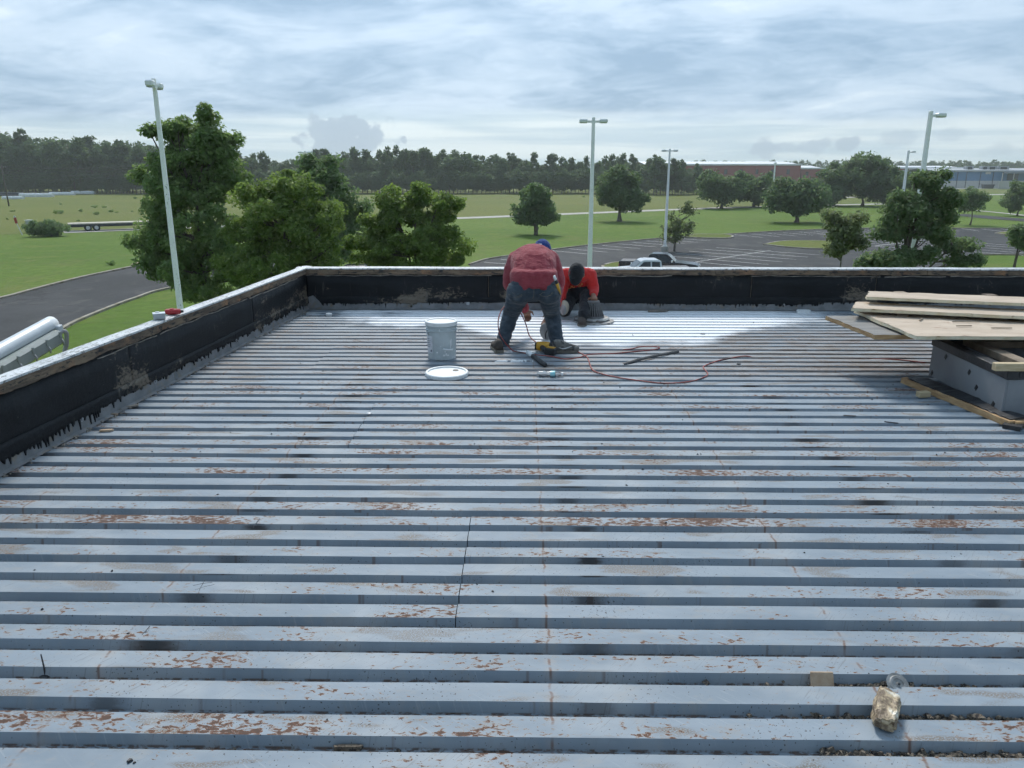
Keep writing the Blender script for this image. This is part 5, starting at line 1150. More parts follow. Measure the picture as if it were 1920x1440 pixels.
MB().box(P1 + sd_ * 0.055 - up_ * 0.035 - ax * 0.02, (0.055, 0.05, 0.05), rot, 0.006).build('end_bracket', 'fixture_white', t)
L = (P1 - P0).length
for k in range(5):
    q = P0 + ax * (L * (0.16 + 0.18 * k)) + off
    MB().box(q + sd_ * 0.046 + up_ * 0.03, (0.022, 0.010, 0.05), rot, 0.003).build('clip', 'fixture_grey', t); MB().tube([q + sd_ * 0.050 - up_ * 0.005, q + sd_ * 0.062 - up_ * 0.03, q + sd_ * 0.052 - up_ * 0.055], 0.006, 6).build('clip_lever', 'conduit_grey', t, True)
e0 = P1 + off * 0.75 - ax * 0.06; pts = smooth_path([e0, e0 + ax * 0.06, e0 + ax * 0.10 - up_ * 0.03 + sd_ * 0.015, e0 + ax * 0.115 - Vector((0, 0, 0.11)), e0 + ax * 0.10 - Vector((0, 0, 0.26)), e0 + ax * 0.08 + Vector((0.35, 0, -0.42))], 6)
MB().tube(pts, 0.017, 10).build('conduit', 'conduit_grey', t, True); MB().tube([e0, e0 + ax * 0.055], 0.027, 12).build('conduit_fitting', 'conduit_grey', t)
plain('stucco', (0.42, 0.36, 0.29), (0.34, 0.29, 0.23), 9, 0.9, bumps=0.4)
q = UX(58, 690, -3.30); MB().prism([q + Vector((-0.30, -0.10, -0.40)), q + Vector((0.30, -0.10, -0.40)), q + Vector((0.30, -0.06, -0.10)), q + Vector((0.06, -0.05, -0.02)), q + Vector((-0.10, -0.08, -0.05)), q + Vector((-0.30, -0.10, -0.12))], (0.02, 0.16, 0.0)).build('mount_block', 'stucco', t)

# ------------------------------------------------------------------ curb with stacked boards on the right
plain('curb_metal', (0.20, 0.215, 0.235), (0.25, 0.265, 0.28), 3, 0.5, 0.0, 0.1, 30, 0.002, c3=(0.05, 0.05, 0.055), t3=(0.72, 0.75), s3=22)
plain('tar_black', (0.012, 0.013, 0.015), (0.030, 0.031, 0.034), 9, 0.5, bumps=0.6, bscale=50, bdist=0.006)
plain('lumber', (0.50, 0.33, 0.17), (0.37, 0.22, 0.105), 5, 0.8, stretch=(2, 2, 10), bumps=0.2, c3=(0.12, 0.075, 0.045), t3=(0.62, 0.74), s3=7)
plain('lumber_pale', (0.58, 0.47, 0.30), (0.47, 0.36, 0.21), 5, 0.8, stretch=(2, 6, 10), bumps=0.2, c3=(0.22, 0.15, 0.09), t3=(0.66, 0.78), s3=8)
plain('foam_face', (0.47, 0.375, 0.285), (0.56, 0.46, 0.36), 5, 0.85, bumps=0.35, bscale=60, bdist=0.004, c3=(0.33, 0.21, 0.15), t3=(0.60, 0.70), s3=9, stretch=(0.5, 1.2, 1))
plain('foam_edge', (0.70, 0.65, 0.50), (0.60, 0.51, 0.34), 9, 0.85, bumps=0.5, bscale=50, bdist=0.006, c3=(0.36, 0.25, 0.13), t3=(0.60, 0.70), s3=10)
plain('ply_grey', (0.17, 0.165, 0.16), (0.25, 0.24, 0.225), 3, 0.85, stretch=(0.6, 3, 1), bumps=0.2, c3=(0.32, 0.25, 0.17), t3=(0.60, 0.72), s3=4)
N = D(1876, 777, 0.03); Fp = D(1741, 703, 0.03); yd = Vector((Fp.x - N.x, Fp.y - N.y, 0)); Ly = yd.length; yd.normalize(); xd = Vector((yd.y, -yd.x, 0))
ca = math.atan2(xd.y, xd.x); W_c = 1.25
t = thing('roof_curb', 'grey metal equipment curb with black tarred rim under the stacked boards', 'curb', (N.x, N.y, ZD), (0, 0, ca))
for (nm, cx, cy, sx, sy) in (('side_panel', 0.006, Ly / 2, 0.012, Ly), ('side_panel', W_c - 0.006, Ly / 2, 0.012, Ly), ('side_panel', W_c / 2, 0.006, W_c - 0.028, 0.012), ('side_panel', W_c / 2, Ly - 0.006, W_c - 0.028, 0.012)):
    MB().box((cx, cy, 0.150), (sx, sy, 0.235)).build(nm, 'curb_metal', t)
for (cx, cy, sx, sy) in ((0.03, Ly / 2, 0.075, Ly + 0.03), (W_c - 0.03, Ly / 2, 0.075, Ly + 0.03), (W_c / 2, 0.03, W_c - 0.14, 0.075), (W_c / 2, Ly - 0.03, W_c - 0.14, 0.075)): MB().box((cx, cy, 0.299), (sx, sy, 0.062), None, 0.004).build('tar_rim', 'tar_black', t)
for (cx, cy, sx, sy) in ((0.20, Ly / 2, 0.09, Ly - 0.25), (W_c - 0.16, Ly / 2, 0.09, Ly - 0.25), (W_c / 2 + 0.02, 0.17, W_c - 0.46, 0.09), (W_c / 2 + 0.02, Ly - 0.17, W_c - 0.46, 0.09)): MB().box((cx, cy, 0.325), (sx, sy, 0.05), None, 0.003).build('rim_timber', 'bare_board', t)
MB().box((W_c / 2 + 0.02, Ly / 2, 0.22), (W_c - 0.5, Ly - 0.5, 0.03)).build('inner_dark', 'dark_void', t)  # black panel, the curb's inner shade put into its colour
MB().box((0.46, -0.004, 0.145), (0.012, 0.004, 0.21)).build('panel_seam', 'tool_black', t)
for (y_, z_) in ((0.10, 0.07), (0.45, 0.20), (0.80, 0.23), (1.0, 0.06), (0.33, 0.12)): MB().box((-0.002, min(y_, Ly - 0.05), z_), (0.004, 0.025, 0.035), Matrix.Rotation(R(30), 3, 'X')).build('tar_spot', 'tar_black', t)
MB().box((0.35, 0.005, 0.355), (0.9, 0.05, 0.05), Matrix.Rotation(R(2), 3, 'Z'), 0.003).build('rim_timber', 'lumber_pale', t)
# timbers round the foot of the curb
def plank(name, label, a, b_, w, h, mat, side=1, cat='plank'):
    d = (b_ - a); L = d.length; an = math.atan2(d.y, d.x); n = Vector((-d.y, d.x, 0)).normalized()
    o = thing(name, label, cat, (a.x, a.y, a.z - h), (0, 0, an)); V = []; F = []; k = max(3, int(L / 0.07)); rs_ = random.Random(L)
    for i in range(k + 1):
        x = L * i / k
        for (y, z) in ((0, 0), (0, h), (side * w, h), (side * w, 0)): V.append((x, y + rs_.uniform(-0.004, 0.004), z + (rs_.uniform(-0.003, 0.003) if z else 0)))
    for i in range(k):
        for j in range(4): F.append((i * 4 + j, i * 4 + (j + 1) % 4, (i + 1) * 4 + (j + 1) % 4, (i + 1) * 4 + j))
    F += [(3, 2, 1, 0), tuple(range(k * 4, k * 4 + 4))]; MB().add(V, F).build('board', mat, o); return o, L
a = D(1893, 790, 0.042); b_ = D(1690, 708, 0.042)
o, L = plank('timber_plank', 'orange timber with tarred top at the left foot of the metal curb', a, b_, 0.050, 0.040, 'lumber', -1)
V = []; F = []; k = 26; rs_ = random.Random(2)
for i in range(k + 1):
    x = L * (0.02 + 0.93 * i / k); w = 0.05 + 0.10 * rs_.random() ** 2
    V += [(x, -0.012 - 0.016 * rs_.random(), 0.041), (x, -0.02, 0.046 + 0.006 * rs_.random()), (x, -0.125 - 0.03 * rs_.random(), 0.050 + 0.01 * rs_.random()), (x, -0.19, 0.041), (x, -0.19, 0.02), (x, -0.055, 0.02)]
for i in range(k):
    for j in range(6): F.append((i * 6 + j, i * 6 + (j + 1) % 6, (i + 1) * 6 + (j + 1) % 6, (i + 1) * 6 + j))
F += [tuple(range(5, -1, -1)), tuple(range(k * 6, k * 6 + 6))]; MB().add(V, F).build('tar_felt', 'tar_black', o)
plank('timber_plank', 'orange timber along the front foot of the metal curb', D(1905, 791, 0.042), D(2300, 803, 0.042), 0.09, 0.040, 'lumber', 1)
plank('timber_plank', 'black tarred board on the deck before the metal curb', D(1880, 795, 0.03), D(1893, 783, 0.03), 0.10, 0.028, 'tar_black', -1)
tag(MB().box(D(1731, 739, 0.02) , (0.085, 0.05, 0.04), Matrix.Rotation(R(12), 3, 'Z'), 0.003).build('wood_block', 'lumber_pale'), 'small wood block under the long left curb timber', 'block')
def sheet_board(name, label, nl, fl, ztop, th, Lx, top_m, edge_m, seed, skew=0.0, cat='board', tilt=0.0):
    a = U(nl[0], nl[1], ZD + ztop); b_ = U(fl[0], fl[1], ZD + ztop); yv = Vector((b_.x - a.x, b_.y - a.y, 0)); Ld = yv.length; an = math.atan2(-yv.x, yv.y) * 0.35 + skew
    o = thing(name, label, cat, (a.x, a.y, ZD + ztop - th), (R(tilt), 0, an)); rs_ = random.Random(seed); nx, ny = 26, 12; sk = (yv.x * math.cos(an) + yv.y * math.sin(an)) / ny
    ex = [rs_.uniform(-0.006, 0.006) for _ in range(nx + 1)]; ey = [rs_.uniform(-0.008, 0.008) for _ in range(ny + 1)]
    def P(i, j): return (Lx * i / nx + sk * j + (ey[j] if i == 0 else 0), Ld * j / ny + (ex[i] if j in (0, ny) else 0))
    V = [(*P(i, j), th + 0.004 * mnoise.noise((i * 0.6, j * 0.7, seed))) for i in range(nx + 1) for j in range(ny + 1)]; w = ny + 1
    F = [(i * w + j, (i + 1) * w + j, (i + 1) * w + j + 1, i * w + j + 1) for i in range(nx) for j in range(ny)]
    MB().add(V, F).build('face', top_m, o)
    ring = [(i, 0) for i in range(nx)] + [(nx, j) for j in range(ny)] + [(i, ny) for i in range(nx, 0, -1)] + [(0, j) for j in range(ny, 0, -1)]
    V = []; F = []
    for (i, j) in ring:
        x, y = P(i, j); V += [(x, y, th - 0.0008 + 0.004 * mnoise.noise((i * 0.6, j * 0.7, seed))), (x + rs_.uniform(-0.004, 0.004), y + rs_.uniform(-0.004, 0.004), 0.003 * mnoise.noise((i * 0.5, j * 0.9, seed + 4)))]
    n = len(ring)
    for k in range(n): F.append((2 * k, 2 * k + 1, 2 * ((k + 1) % n) + 1, 2 * ((k + 1) % n)))
    F.append(tuple(2 * k + 1 for k in range(n))); MB().add(V, F).build('edge', edge_m, o); return o, Lx, Ld
sheet_board('plywood_sheet', 'weathered grey plywood sheet with orange edge, lowest of the stacked boards', (1639, 628), (1549, 592), 0.412, 0.034, 1.9, 'ply_grey', 'lumber', 3)
o, Lx, Ld = sheet_board('insulation_board', 'tan torn-faced insulation board with cream edge, second from the bottom of the stack', (1717, 630), (1601, 580.5), 0.452, 0.025, 2.1, 'foam_face', 'foam_edge', 7)
for (x, y, l, an) in ((0.16, 0.72, 0.26, 4), (0.33, 0.60, 0.11, 55), (0.52, 0.34, 0.12, 5), (0.75, 0.26, 0.15, 0), (0.62, 0.5, 0.2, -3)):
    MB().box((x, y, 0.034), (l, 0.012, 0.006), Matrix.Rotation(R(an), 3, 'Z'), 0.002).build('splinter', 'bare_board', o)
o, Lx, Ld = sheet_board('insulation_board', 'tan insulation board with broken left corner, third up the stack', (1598, 577.5), (1606, 566), 0.508, 0.025, 2.0, 'foam_face', 'foam_edge', 12, skew=R(-7))
sheet_board('insulation_board', 'cream-edged insulation board lying topmost on the stack', (1624, 556.5), (1630, 546), 0.572, 0.024, 2.0, 'foam_face', 'foam_edge', 17, skew=R(-6))
for (px, py, z0, z1, lab) in ((1700, 604, 0.452, 0.483, 'short wood spacer between the second and third boards'), (1880, 603, 0.452, 0.483, 'right wood spacer between the second and third boards'), (1700, 568, 0.508, 0.548, 'left wood spacer under the topmost board'), (1870, 573, 0.508, 0.548, 'right wood spacer under the topmost board')):
    q = U(px, py - 8, ZD + z0); tag(MB().box((q.x, q.y + 0.12, ZD + (z0 + z1) / 2), (0.09, 0.09, z1 - z0)).build('wood_spacer', 'bare_board'), lab, 'spacer')

# ------------------------------------------------------------------ scraps lying on the deck
def lump(name, label, cat, loc, size, mat, seed, rot=(0, 0, 0), sub=3, rough=0.25):
    bm = bmesh.new(); bmesh.ops.create_icosphere(bm, subdivisions=sub, radius=1.0)
    for v in bm.verts:
        n = mnoise.noise(v.co * 1.6 + Vector((seed * 3.1, 0, 0))) + 0.5 * mnoise.noise(v.co * 4 + Vector((seed, 7, 0)))
        q = v.co * (1 + rough * n); q = Vector((math.copysign(abs(q.x) ** 0.6, q.x), math.copysign(abs(q.y) ** 0.75, q.y), math.copysign(abs(q.z) ** 0.7, q.z))); v.co = Vector((q.x * size[0], q.y * size[1], max(-0.9, q.z) * size[2]))
    me = bpy.data.meshes.new(name); bm.to_mesh(me); bm.free(); me.shade_flat()
    o = mesh_object(name, me, mat, None, False, loc, rot); return tag(o, label, cat)
def foil(b, p):
    v = tex(b); n = b.noise(b.mul3(v, (30, 30, 30)), 1.0, 5, 0.65, 0.4); k = b.noise(v, 14, 3, 0.6)
    b.put(p.inputs['Base Color'], b.mix(b.step(k, 0.56, 0.66), b.mix(b.step(n, 0.40, 0.62), (0.15, 0.105, 0.065), (0.46, 0.36, 0.23)), (0.70, 0.66, 0.56)))
    b.put(p.inputs['Metallic'], b.mad(b.step(k, 0.52, 0.62), 0.35)); p.inputs['Roughness'].default_value = 0.5; bump(b, p, n, 0.8, 0.01)
material('foil_foam', foil)
plain('tan_wood', (0.38, 0.27, 0.18), (0.46, 0.35, 0.25), 30, 0.85, bumps=0.4); plain('dirt', (0.10, 0.08, 0.06), (0.20, 0.165, 0.125), 50, 0.95, c3=(0.035, 0.03, 0.028), t3=(0.5, 0.6), s3=80)
q = D(1662, 1330, 0.022); lump('foil_scrap', 'crumpled foil-faced brown insulation chunk at the lower right', 'scrap', (q.x, q.y, ZD + 0.026), (0.036, 0.086, 0.028), 'foil_foam', 3, (0, R(6), R(-28)), 4, 0.34)
q = D(1679, 1274, 0.01); t = thing('fastener_plate', 'round ribbed metal fastener plate leaning on a rib at the lower right', 'fastener plate', (q.x, q.y - 0.018, ZD + 0.004), (R(38), R(12), 0))
MB().lathe([(0, 0.006), (0.006, 0.006), (0.008, 0.002), (0.016, 0.002), (0.019, 0.005), (0.026, 0.005), (0.029, 0.001), (0.037, 0.001), (0.037, -0.001), (0, -0.001)], 30).build('plate', 'ring_iron', t); MB().lathe([(0, 0.006), (0.004, 0.006), (0.004, 0.009), (0, 0.010)], 8).build('screw_head', 'dark_metal', t)
q = D(1540, 1281, -0.02); tag(MB().box((q.x, q.y - 0.002, ZD - 0.006), (0.072, 0.010, 0.050), Matrix.Rotation(R(-25), 3, 'X'), 0.002).build('wood_chip', 'tan_wood'), 'tan fibreboard chip wedged in a valley at the lower right', 'chip')
def chip(px, py, l, w, h, an, mat, label, name='wood_chip', cat='chip', z=0.0):
    q = D(px, py, z); m = MB(); rs_ = random.Random(px + py); V = []
    ring = [(-0.5, -0.4), (-0.1, -0.5), (0.35, -0.38), (0.5, 0.05), (0.3, 0.45), (-0.25, 0.5), (-0.5, 0.15)]
    m.prism([(x * l * rs_.uniform(0.85, 1.1), y * w * rs_.uniform(0.8, 1.15), 0) for x, y in ring], (0, 0, h)); o = m.build(name, mat, None, False, (q.x, q.y, ZD + z + 0.001), (R(rs_.uniform(-4, 4)), 0, R(an))); return tag(o, label, cat)
chip(200, 809, 0.085, 0.030, 0.012, 12, 'tan_wood', 'pale wood chip on the deck beside the left parapet')
chip(248, 763, 0.085, 0.045, 0.010, 30, 'felt_edge', 'folded felt scrap at the foot of the left parapet', 'felt_scrap', 'scrap')
chip(215, 779, 0.05, 0.03, 0.012, -20, 'bare_board', 'small dark scrap at the foot of the left parapet', 'felt_scrap', 'scrap')
chip(655, 1406, 0.085, 0.016, 0.014, 3, 'dirt', 'brown twig-like chip in a valley at the bottom', 'wood_chip', 'chip', -0.034)
chip(1593, 780, 0.085, 0.022, 0.004, -6, 'black_tube', 'dark flat flake on the deck left of the curb', 'tar_flake', 'flake')
chip(1670, 793, 0.085, 0.012, 0.006, -22, 'black_tube', 'thin dark splinter on the deck left of the curb', 'tar_flake', 'flake')
chip(1600, 1392, 0.03, 0.02, 0.012, 8, 'dirt', 'dirt crumb at the lower right', 'dirt_clod', 'clod', -0.036)
chip(1385, 684, 0.035, 0.02, 0.012, 8, 'tar_black', 'small black crumb beside the red hose', 'tar_flake', 'flake')
chip(1235, 584, 0.24, 0.10, 0.014, 4, 'felt_edge', 'crumpled tan paper scrap by the back parapet', 'paper_scrap', 'scrap')
chip(1506, 586, 0.18, 0.10, 0.03, 10, 'white_plastic', 'white crumpled rag at the foot of the back parapet', 'rag', 'rag')
q = D(617, 592); lump('white_blob', 'small white blob on the deck near the far left corner', 'blob', (q.x, q.y, ZD + 0.012), (0.036, 0.03, 0.022), 'white_plastic', 9, sub=2, rough=0.1)
chip(1318, 627, 0.05, 0.03, 0.006, -10, 'tar_black', 'small dark flake on the white coated deck', 'tar_flake', 'flake')
for i, (px, py, h, lab) in enumerate(((85, 1268, 0.085, 'upright nail stuck through a tar blob at the lower left'), (692, 776, 0.012, 'bright screw head at the top of the deck seam'))):
    q = D(px, py, -0.034 if i == 0 else 0); t = thing('nail', lab, 'nail', (q.x, q.y, ZD - (0.036 if i == 0 else 0)))
    MB().tube([(0, 0, 0), (0.001, 0, h * 0.5), (-0.001, 0, h)], [0.0026, 0.0026, 0.0020], 8).build('shank', 'dark_metal', t); MB().lathe([(0, 0), (0.016, 0), (0.018, 0.004), (0.010, 0.008), (0, 0.009)], 10).build('tar_blob', 'tar_black' if i == 0 else 'bolt_zinc', t)
q = D(868, 1086, -0.02); t = thing('screw', 'loose dark screw with washer beside the near deck seam', 'screw', (q.x, q.y - 0.004, ZD - 0.03), (0, 0, R(12)))
MB().lathe([(0.006, -0.002), (0.014, -0.003), (0.016, 0.0), (0.014, 0.003), (0.006, 0.002), (0.006, -0.002)], 16, (0, 0, 0.016), Matrix.Rotation(R(75), 3, 'X')).build('washer', 'dark_metal', t); MB().tube([(0.012, 0.004, 0.012), (0.05, 0.008, 0.022)], [0.003, 0.002], 6).build('shank', 'dark_metal', t)
# crumbs and dirt that nobody could count
def crumbs(name, label, spots, seed, mat, smin=0.002, smax=0.007):
    rs = np.random.RandomState(seed); V = []; Q = []; k = 0; base = np.array([(-1, -1, 0), (1, -1, 0), (1, 1, 0), (-1, 1, 0), (-0.5, -0.5, 1), (0.5, -0.5, 1), (0.5, 0.5, 1), (-0.5, 0.5, 1)], float); fq = np.array([(4, 5, 6, 7), (0, 1, 5, 4), (1, 2, 6, 5), (2, 3, 7, 6), (3, 0, 4, 7)])
    for (x, y, z) in spots:
        s = smin + (smax - smin) * rs.rand() ** 2.5; B = base * s * (0.6 + 0.8 * rs.rand(3)) + rs.normal(size=(8, 3)) * s * 0.22; a = rs.rand() * 6.28; c_, s_ = math.cos(a), math.sin(a)
        V.append(np.stack([B[:, 0] * c_ - B[:, 1] * s_ + x, B[:, 0] * s_ + B[:, 1] * c_ + y, B[:, 2] + z], 1)); Q.append(fq + k); k += 8
    return tag(mesh_object(name, np_mesh(name, np.vstack(V), np.vstack(Q)), mat), label, 'debris', kind='stuff')
rg = random.Random(77); sp = []
for i in range(2600):                                     # valleys, thicker at the lower right
    k = rg.randrange(-3, 20) if rg.random() < 0.8 else rg.randrange(20, 44); yv = RIB0 + k * RIB - 0.032 + rg.uniform(-0.016, 0.018); x = rg.uniform(-1.9, 2.0) * (0.9 + 0.12 * k) if k < 20 else rg.uniform(-2.4, 5)
    if mnoise.noise((x * 1.6, k * 3.7, 0)) < -0.02: continue
    sp.append((x, yv, ZD - 0.0385))
sp2_ = []
for i in range(1100):
    k = rg.choice((-1, -1, 0, -2, -2, -2)); x = rg.gauss(1.25, 0.22) if k != -2 else rg.uniform(0.85, 1.6); sp2_.append((x, RIB0 + k * RIB - 0.030 + rg.uniform(-0.018, 0.02), ZD - 0.0385 + abs(rg.gauss(0, 0.006))))
crumbs('roof_debris', 'loose brown dirt and crumbs lying in the deck valleys', sp, 3, 'dirt', 0.0018, 0.0075)
crumbs('dirt_heap', 'heaped brown dirt in the valleys at the lower right', sp2_, 6, 'dirt', 0.0025, 0.0115)
sp = [(rg.uniform(-2.3, 4.0), rg.uniform(1.6, 8.2), ZD + 0.001) for i in range(420)]
sp = [s for s in sp if ((s[1] - RIB0) / RIB) % 1.0 < 0.56]
crumbs('roof_debris', 'scattered dark specks on the deck ribs', sp, 4, 'tar_black', 0.0015, 0.006)
sp = [(wall_x(y) + 0.02 + abs(rg.gauss(0, 0.03)), y, ZD + 0.002) for y in [rg.uniform(3.2, 8.9) for _ in range(500)]]
crumbs('roof_debris', 'tan grit along the foot of the left parapet', sp, 5, 'felt_edge', 0.002, 0.010)
# ------------------------------------------------------------------ the two workers
def cloth(name, c1, c2, scale=10, c3=None, t3=(0.55, 0.75), s3=3.5):
    def fn(b, p):
        v = tex(b); n = b.noise(v, scale, 6, 0.65); f = b.noise(v, 420, 2, 0.6)
        col = b.mix(b.step(n, 0.3, 0.7), c1, c2)
        if c3: col = b.mix(b.step(b.noise(v, s3, 4, 0.6), *t3), col, c3)
        b.put(p.inputs['Base Color'], col); p.inputs['Roughness'].default_value = 0.9; p.inputs['Specular IOR Level'].default_value = 0.15
        p.inputs['Sheen Weight'].default_value = 0.15; w = b.noise(b.mul3(v, (14, 14, 30)), 1.0, 3, 0.5, 0.8); bump(b, p, b.math('ADD', b.mad(w, 3.0), b.math('ADD', n, b.mad(f, 0.2))), 0.55, 0.010)
    material(name, fn)
cloth('hoodie_maroon', (0.255, 0.042, 0.055), (0.32, 0.064, 0.078), 9, (0.34, 0.085, 0.098), (0.58, 0.78), 4)
cloth('shirt_red', (0.46, 0.024, 0.024), (0.56, 0.035, 0.030), 9)
cloth('denim', (0.036, 0.050, 0.066), (0.066, 0.086, 0.108), 12, (0.130, 0.156, 0.182), (0.54, 0.74), 4.5)
cloth('trousers_dark', (0.014, 0.016, 0.020), (0.024, 0.027, 0.032), 9)
cloth('cap_blue', (0.018, 0.050, 0.190), (0.024, 0.062, 0.22), 14); cloth('cap_black', (0.010, 0.012, 0.014), (0.018, 0.020, 0.023), 14)
plain('skin', (0.21, 0.105, 0.065), (0.27, 0.14, 0.09), 14, 0.5); plain('hair', (0.008, 0.007, 0.006), rough=0.7); plain('shoe_grey', (0.11, 0.105, 0.095), (0.22, 0.21, 0.19), 16, 0.75, c3=(0.04, 0.04, 0.04), t3=(0.5, 0.58), s3=22)
plain('sole', (0.13, 0.115, 0.095), (0.20, 0.18, 0.15), 18, 0.85); plain('shoe_mark', (0.62, 0.62, 0.60), rough=0.6); plain('boot_brown', (0.050, 0.040, 0.034), (0.085, 0.065, 0.052), 14, 0.8)
plain('pad_beige', (0.50, 0.44, 0.34), (0.42, 0.37, 0.30), 10, 0.7); plain('pad_grey', (0.36, 0.36, 0.36), (0.28, 0.28, 0.285), 9, 0.6, c3=(0.50, 0.47, 0.40), t3=(0.58, 0.7), s3=12); plain('print_orange', (0.68, 0.27, 0.06), (0.72, 0.50, 0.16), 40, 0.8)

def _sphere(m, c, r, seg=14, ring=9, rot=None):
    c = Vector(c); r = Vector((r, r, r)) if not hasattr(r, '__len__') else Vector(r)
    prof = [(math.sin(math.pi * i / ring), -math.cos(math.pi * i / ring)) for i in range(ring + 1)]; prof[0] = (0, -1); prof[-1] = (0, 1)
    k = MB().lathe(prof, seg); vs = [Vector((v[0] * r.x, v[1] * r.y, v[2] * r.z)) for v in k.v]
    if rot is not None: vs = [rot @ v for v in vs]
    m.add([v + c for v in vs], k.f)
def limb(m, pts, rads):
    pts = [Vector(p) for p in pts]
    for p, r in zip(pts, rads): _sphere(m, p, r)
    for (a, b_), (ra, rb) in zip(zip(pts, pts[1:]), zip(rads, rads[1:])):
        m.tube([a, b_], [ra, rb], 16)
def blob(name, m, mat, root, voxel=0.012, smooth=6, wr=0.0, wf=9.0, ws=0.0, vert=(1, 1, 1)):
    """union of overlapping volumes as ONE continuous skin, with cloth folds of height wr"""
    me = bpy.data.meshes.new(name + '_src'); me.from_pydata(m.v, [], m.f); me.update()
    bm = bmesh.new(); bm.from_mesh(me); bmesh.ops.recalc_face_normals(bm, faces=bm.faces[:]); bm.to_mesh(me); bm.free()
    o = bpy.data.objects.new(name + '_src', me); C.objects.link(o)
    r = o.modifiers.new('r', 'REMESH'); r.mode = 'VOXEL'; r.voxel_size = voxel
    s = o.modifiers.new('s', 'SMOOTH'); s.factor = 0.6; s.iterations = smooth
    dg = bpy.context.evaluated_depsgraph_get(); out = bpy.data.meshes.new_from_object(o.evaluated_get(dg)); out.name = name
    bpy.data.objects.remove(o); bpy.data.meshes.remove(me)
    if wr:
        out.update(); nrm = [v.normal.copy() for v in out.vertices]
        for v, n in zip(out.vertices, nrm):
            q = Vector((v.co.x * vert[0], v.co.y * vert[1], v.co.z * vert[2])); a = mnoise.noise(q * wf + Vector((ws, 0, 0))); b_ = mnoise.noise(q * wf * 2.3 + Vector((0, ws, 3)))
            v.co += n * wr * ((1 - abs(a) * 2.2) * 0.7 + 0.45 * b_)
    loc = root.location
    out.transform(Matrix.Translation(-loc))
    return mesh_object(name, out, mat, root, True)
def at(px, py, Y): return UY(px, py, Y)
def local(root, m): m.v = [tuple(Vector(v) - root.location) for v in m.v]; return m

# --- standing worker, bent over, back to the camera
fl = D(938, 660); fr_ = D(1053, 660)
P1r = thing('person', 'worker in maroon hoodie, jeans and blue cap bending over with back turned', 'person', ((fl.x + fr_.x) / 2, fl.y, ZD))
anL, anR = at(941, 648, 7.02), at(1045, 648, 7.02); knL, knR = at(958, 588, 7.16), at(1035, 588, 7.16); hpL, hpR = at(975, 545, 6.92), at(1028, 545, 6.92); pel = at(1001, 540, 6.90)
m = MB()
_sphere(m, pel + Vector((0, 0.03, 0.0)), (0.180, 0.140, 0.125)); _sphere(m, hpL + Vector((-0.004, -0.02, -0.005)), (0.116, 0.12, 0.115)); _sphere(m, hpR + Vector((0.004, -0.02, -0.005)), (0.116, 0.12, 0.115))
limb(m, [hpL, (hpL + knL) / 2, knL, (knL + anL) / 2, anL + Vector((0, 0, 0.02)), anL + Vector((0, 0, -0.03))], [0.106, 0.094, 0.076, 0.067, 0.060, 0.070])
limb(m, [hpR, (hpR + knR) / 2, knR, (knR + anR) / 2, anR + Vector((0, 0, 0.02)), anR + Vector((0, 0, -0.03))], [0.106, 0.094, 0.076, 0.067, 0.060, 0.072])
limb(m, [pel + Vector((0, 0.05, 0.03)), at(1001, 520, 7.12)], [0.14, 0.11])
jeans = blob('jeans', m, 'denim', P1r, 0.010, 4, 0.0090, 10, 2.0, (0.8, 0.8, 2.8))
# seams, pockets
def decal(name, pts, w, mat, root, parent):
    """a thin raised strip laid on the surface by its points"""
    m_ = MB().tube(pts, w, 5, True); local(root, m_); return m_.build(name, mat, parent, True)
def on_surface(obj, root, px, py):
    o_ = Vector((0, 0, CAMZ)) - root.location; d = ray(px, py).normalized(); hit, loc, n, i = obj.ray_cast(o_, d)
    return (loc + root.location + n * 0.001) if hit else None
bpy.context.view_layer.update()
plain('stitch', (0.16, 0.15, 0.12), rough=0.8)
for ln in ([(1000, 527), (1001, 540), (1001, 552), (999, 560)], [(953, 537), (954, 552), (967, 558), (979, 554), (980, 536)], [(1011, 537), (1012, 552), (1024, 556), (1037, 550), (1037, 535)], [(955, 553), (962, 549), (970, 556), (978, 552)], [(1013, 552), (1021, 548), (1029, 554), (1036, 548)]):
    q = [on_surface(jeans, P1r, *c) for c in ln]; q = [c for c in q if c is not None]
    if len(q) > 2: decal('pocket_seam', smooth_path(q, 3), 0.0022, 'stitch', P1r, jeans)
m = MB()
spine = [at(1001, 521, 6.98), at(1001, 503, 7.10), at(1000, 491, 7.24), at(1000, 484, 7.40)]
for c, r in zip(spine, ((0.186, 0.165, 0.150), (0.206, 0.185, 0.170), (0.215, 0.185, 0.165), (0.170, 0.15, 0.125))): _sphere(m, c, r)
for (a_, b2), (ra, rb) in zip(zip(spine, spine[1:]), zip(((0.186, 0.165, 0.150), (0.206, 0.185, 0.170), (0.215, 0.185, 0.165)), ((0.206, 0.185, 0.170), (0.215, 0.185, 0.165), (0.170, 0.15, 0.125)))):
    for t_ in (0.25, 0.5, 0.75): _sphere(m, a_.lerp(b2, t_), Vector(ra).lerp(Vector(rb), t_))
shL, shR = at(966, 490, 7.36), at(1034, 490, 7.36); elL, elR = at(957, 530, 7.44), at(1045, 530, 7.42); wrL, wrR = at(983, 578, 7.52), at(1036, 582, 7.36)
limb(m, [spine[3], shL + Vector((0.03, -0.02, 0)), (shL + elL) / 2, elL, wrL], [0.13, 0.108, 0.088, 0.076, 0.048]); limb(m, [spine[3], shR + Vector((-0.03, -0.02, 0)), (shR + elR) / 2, elR, wrR], [0.13, 0.108, 0.088, 0.076, 0.048])
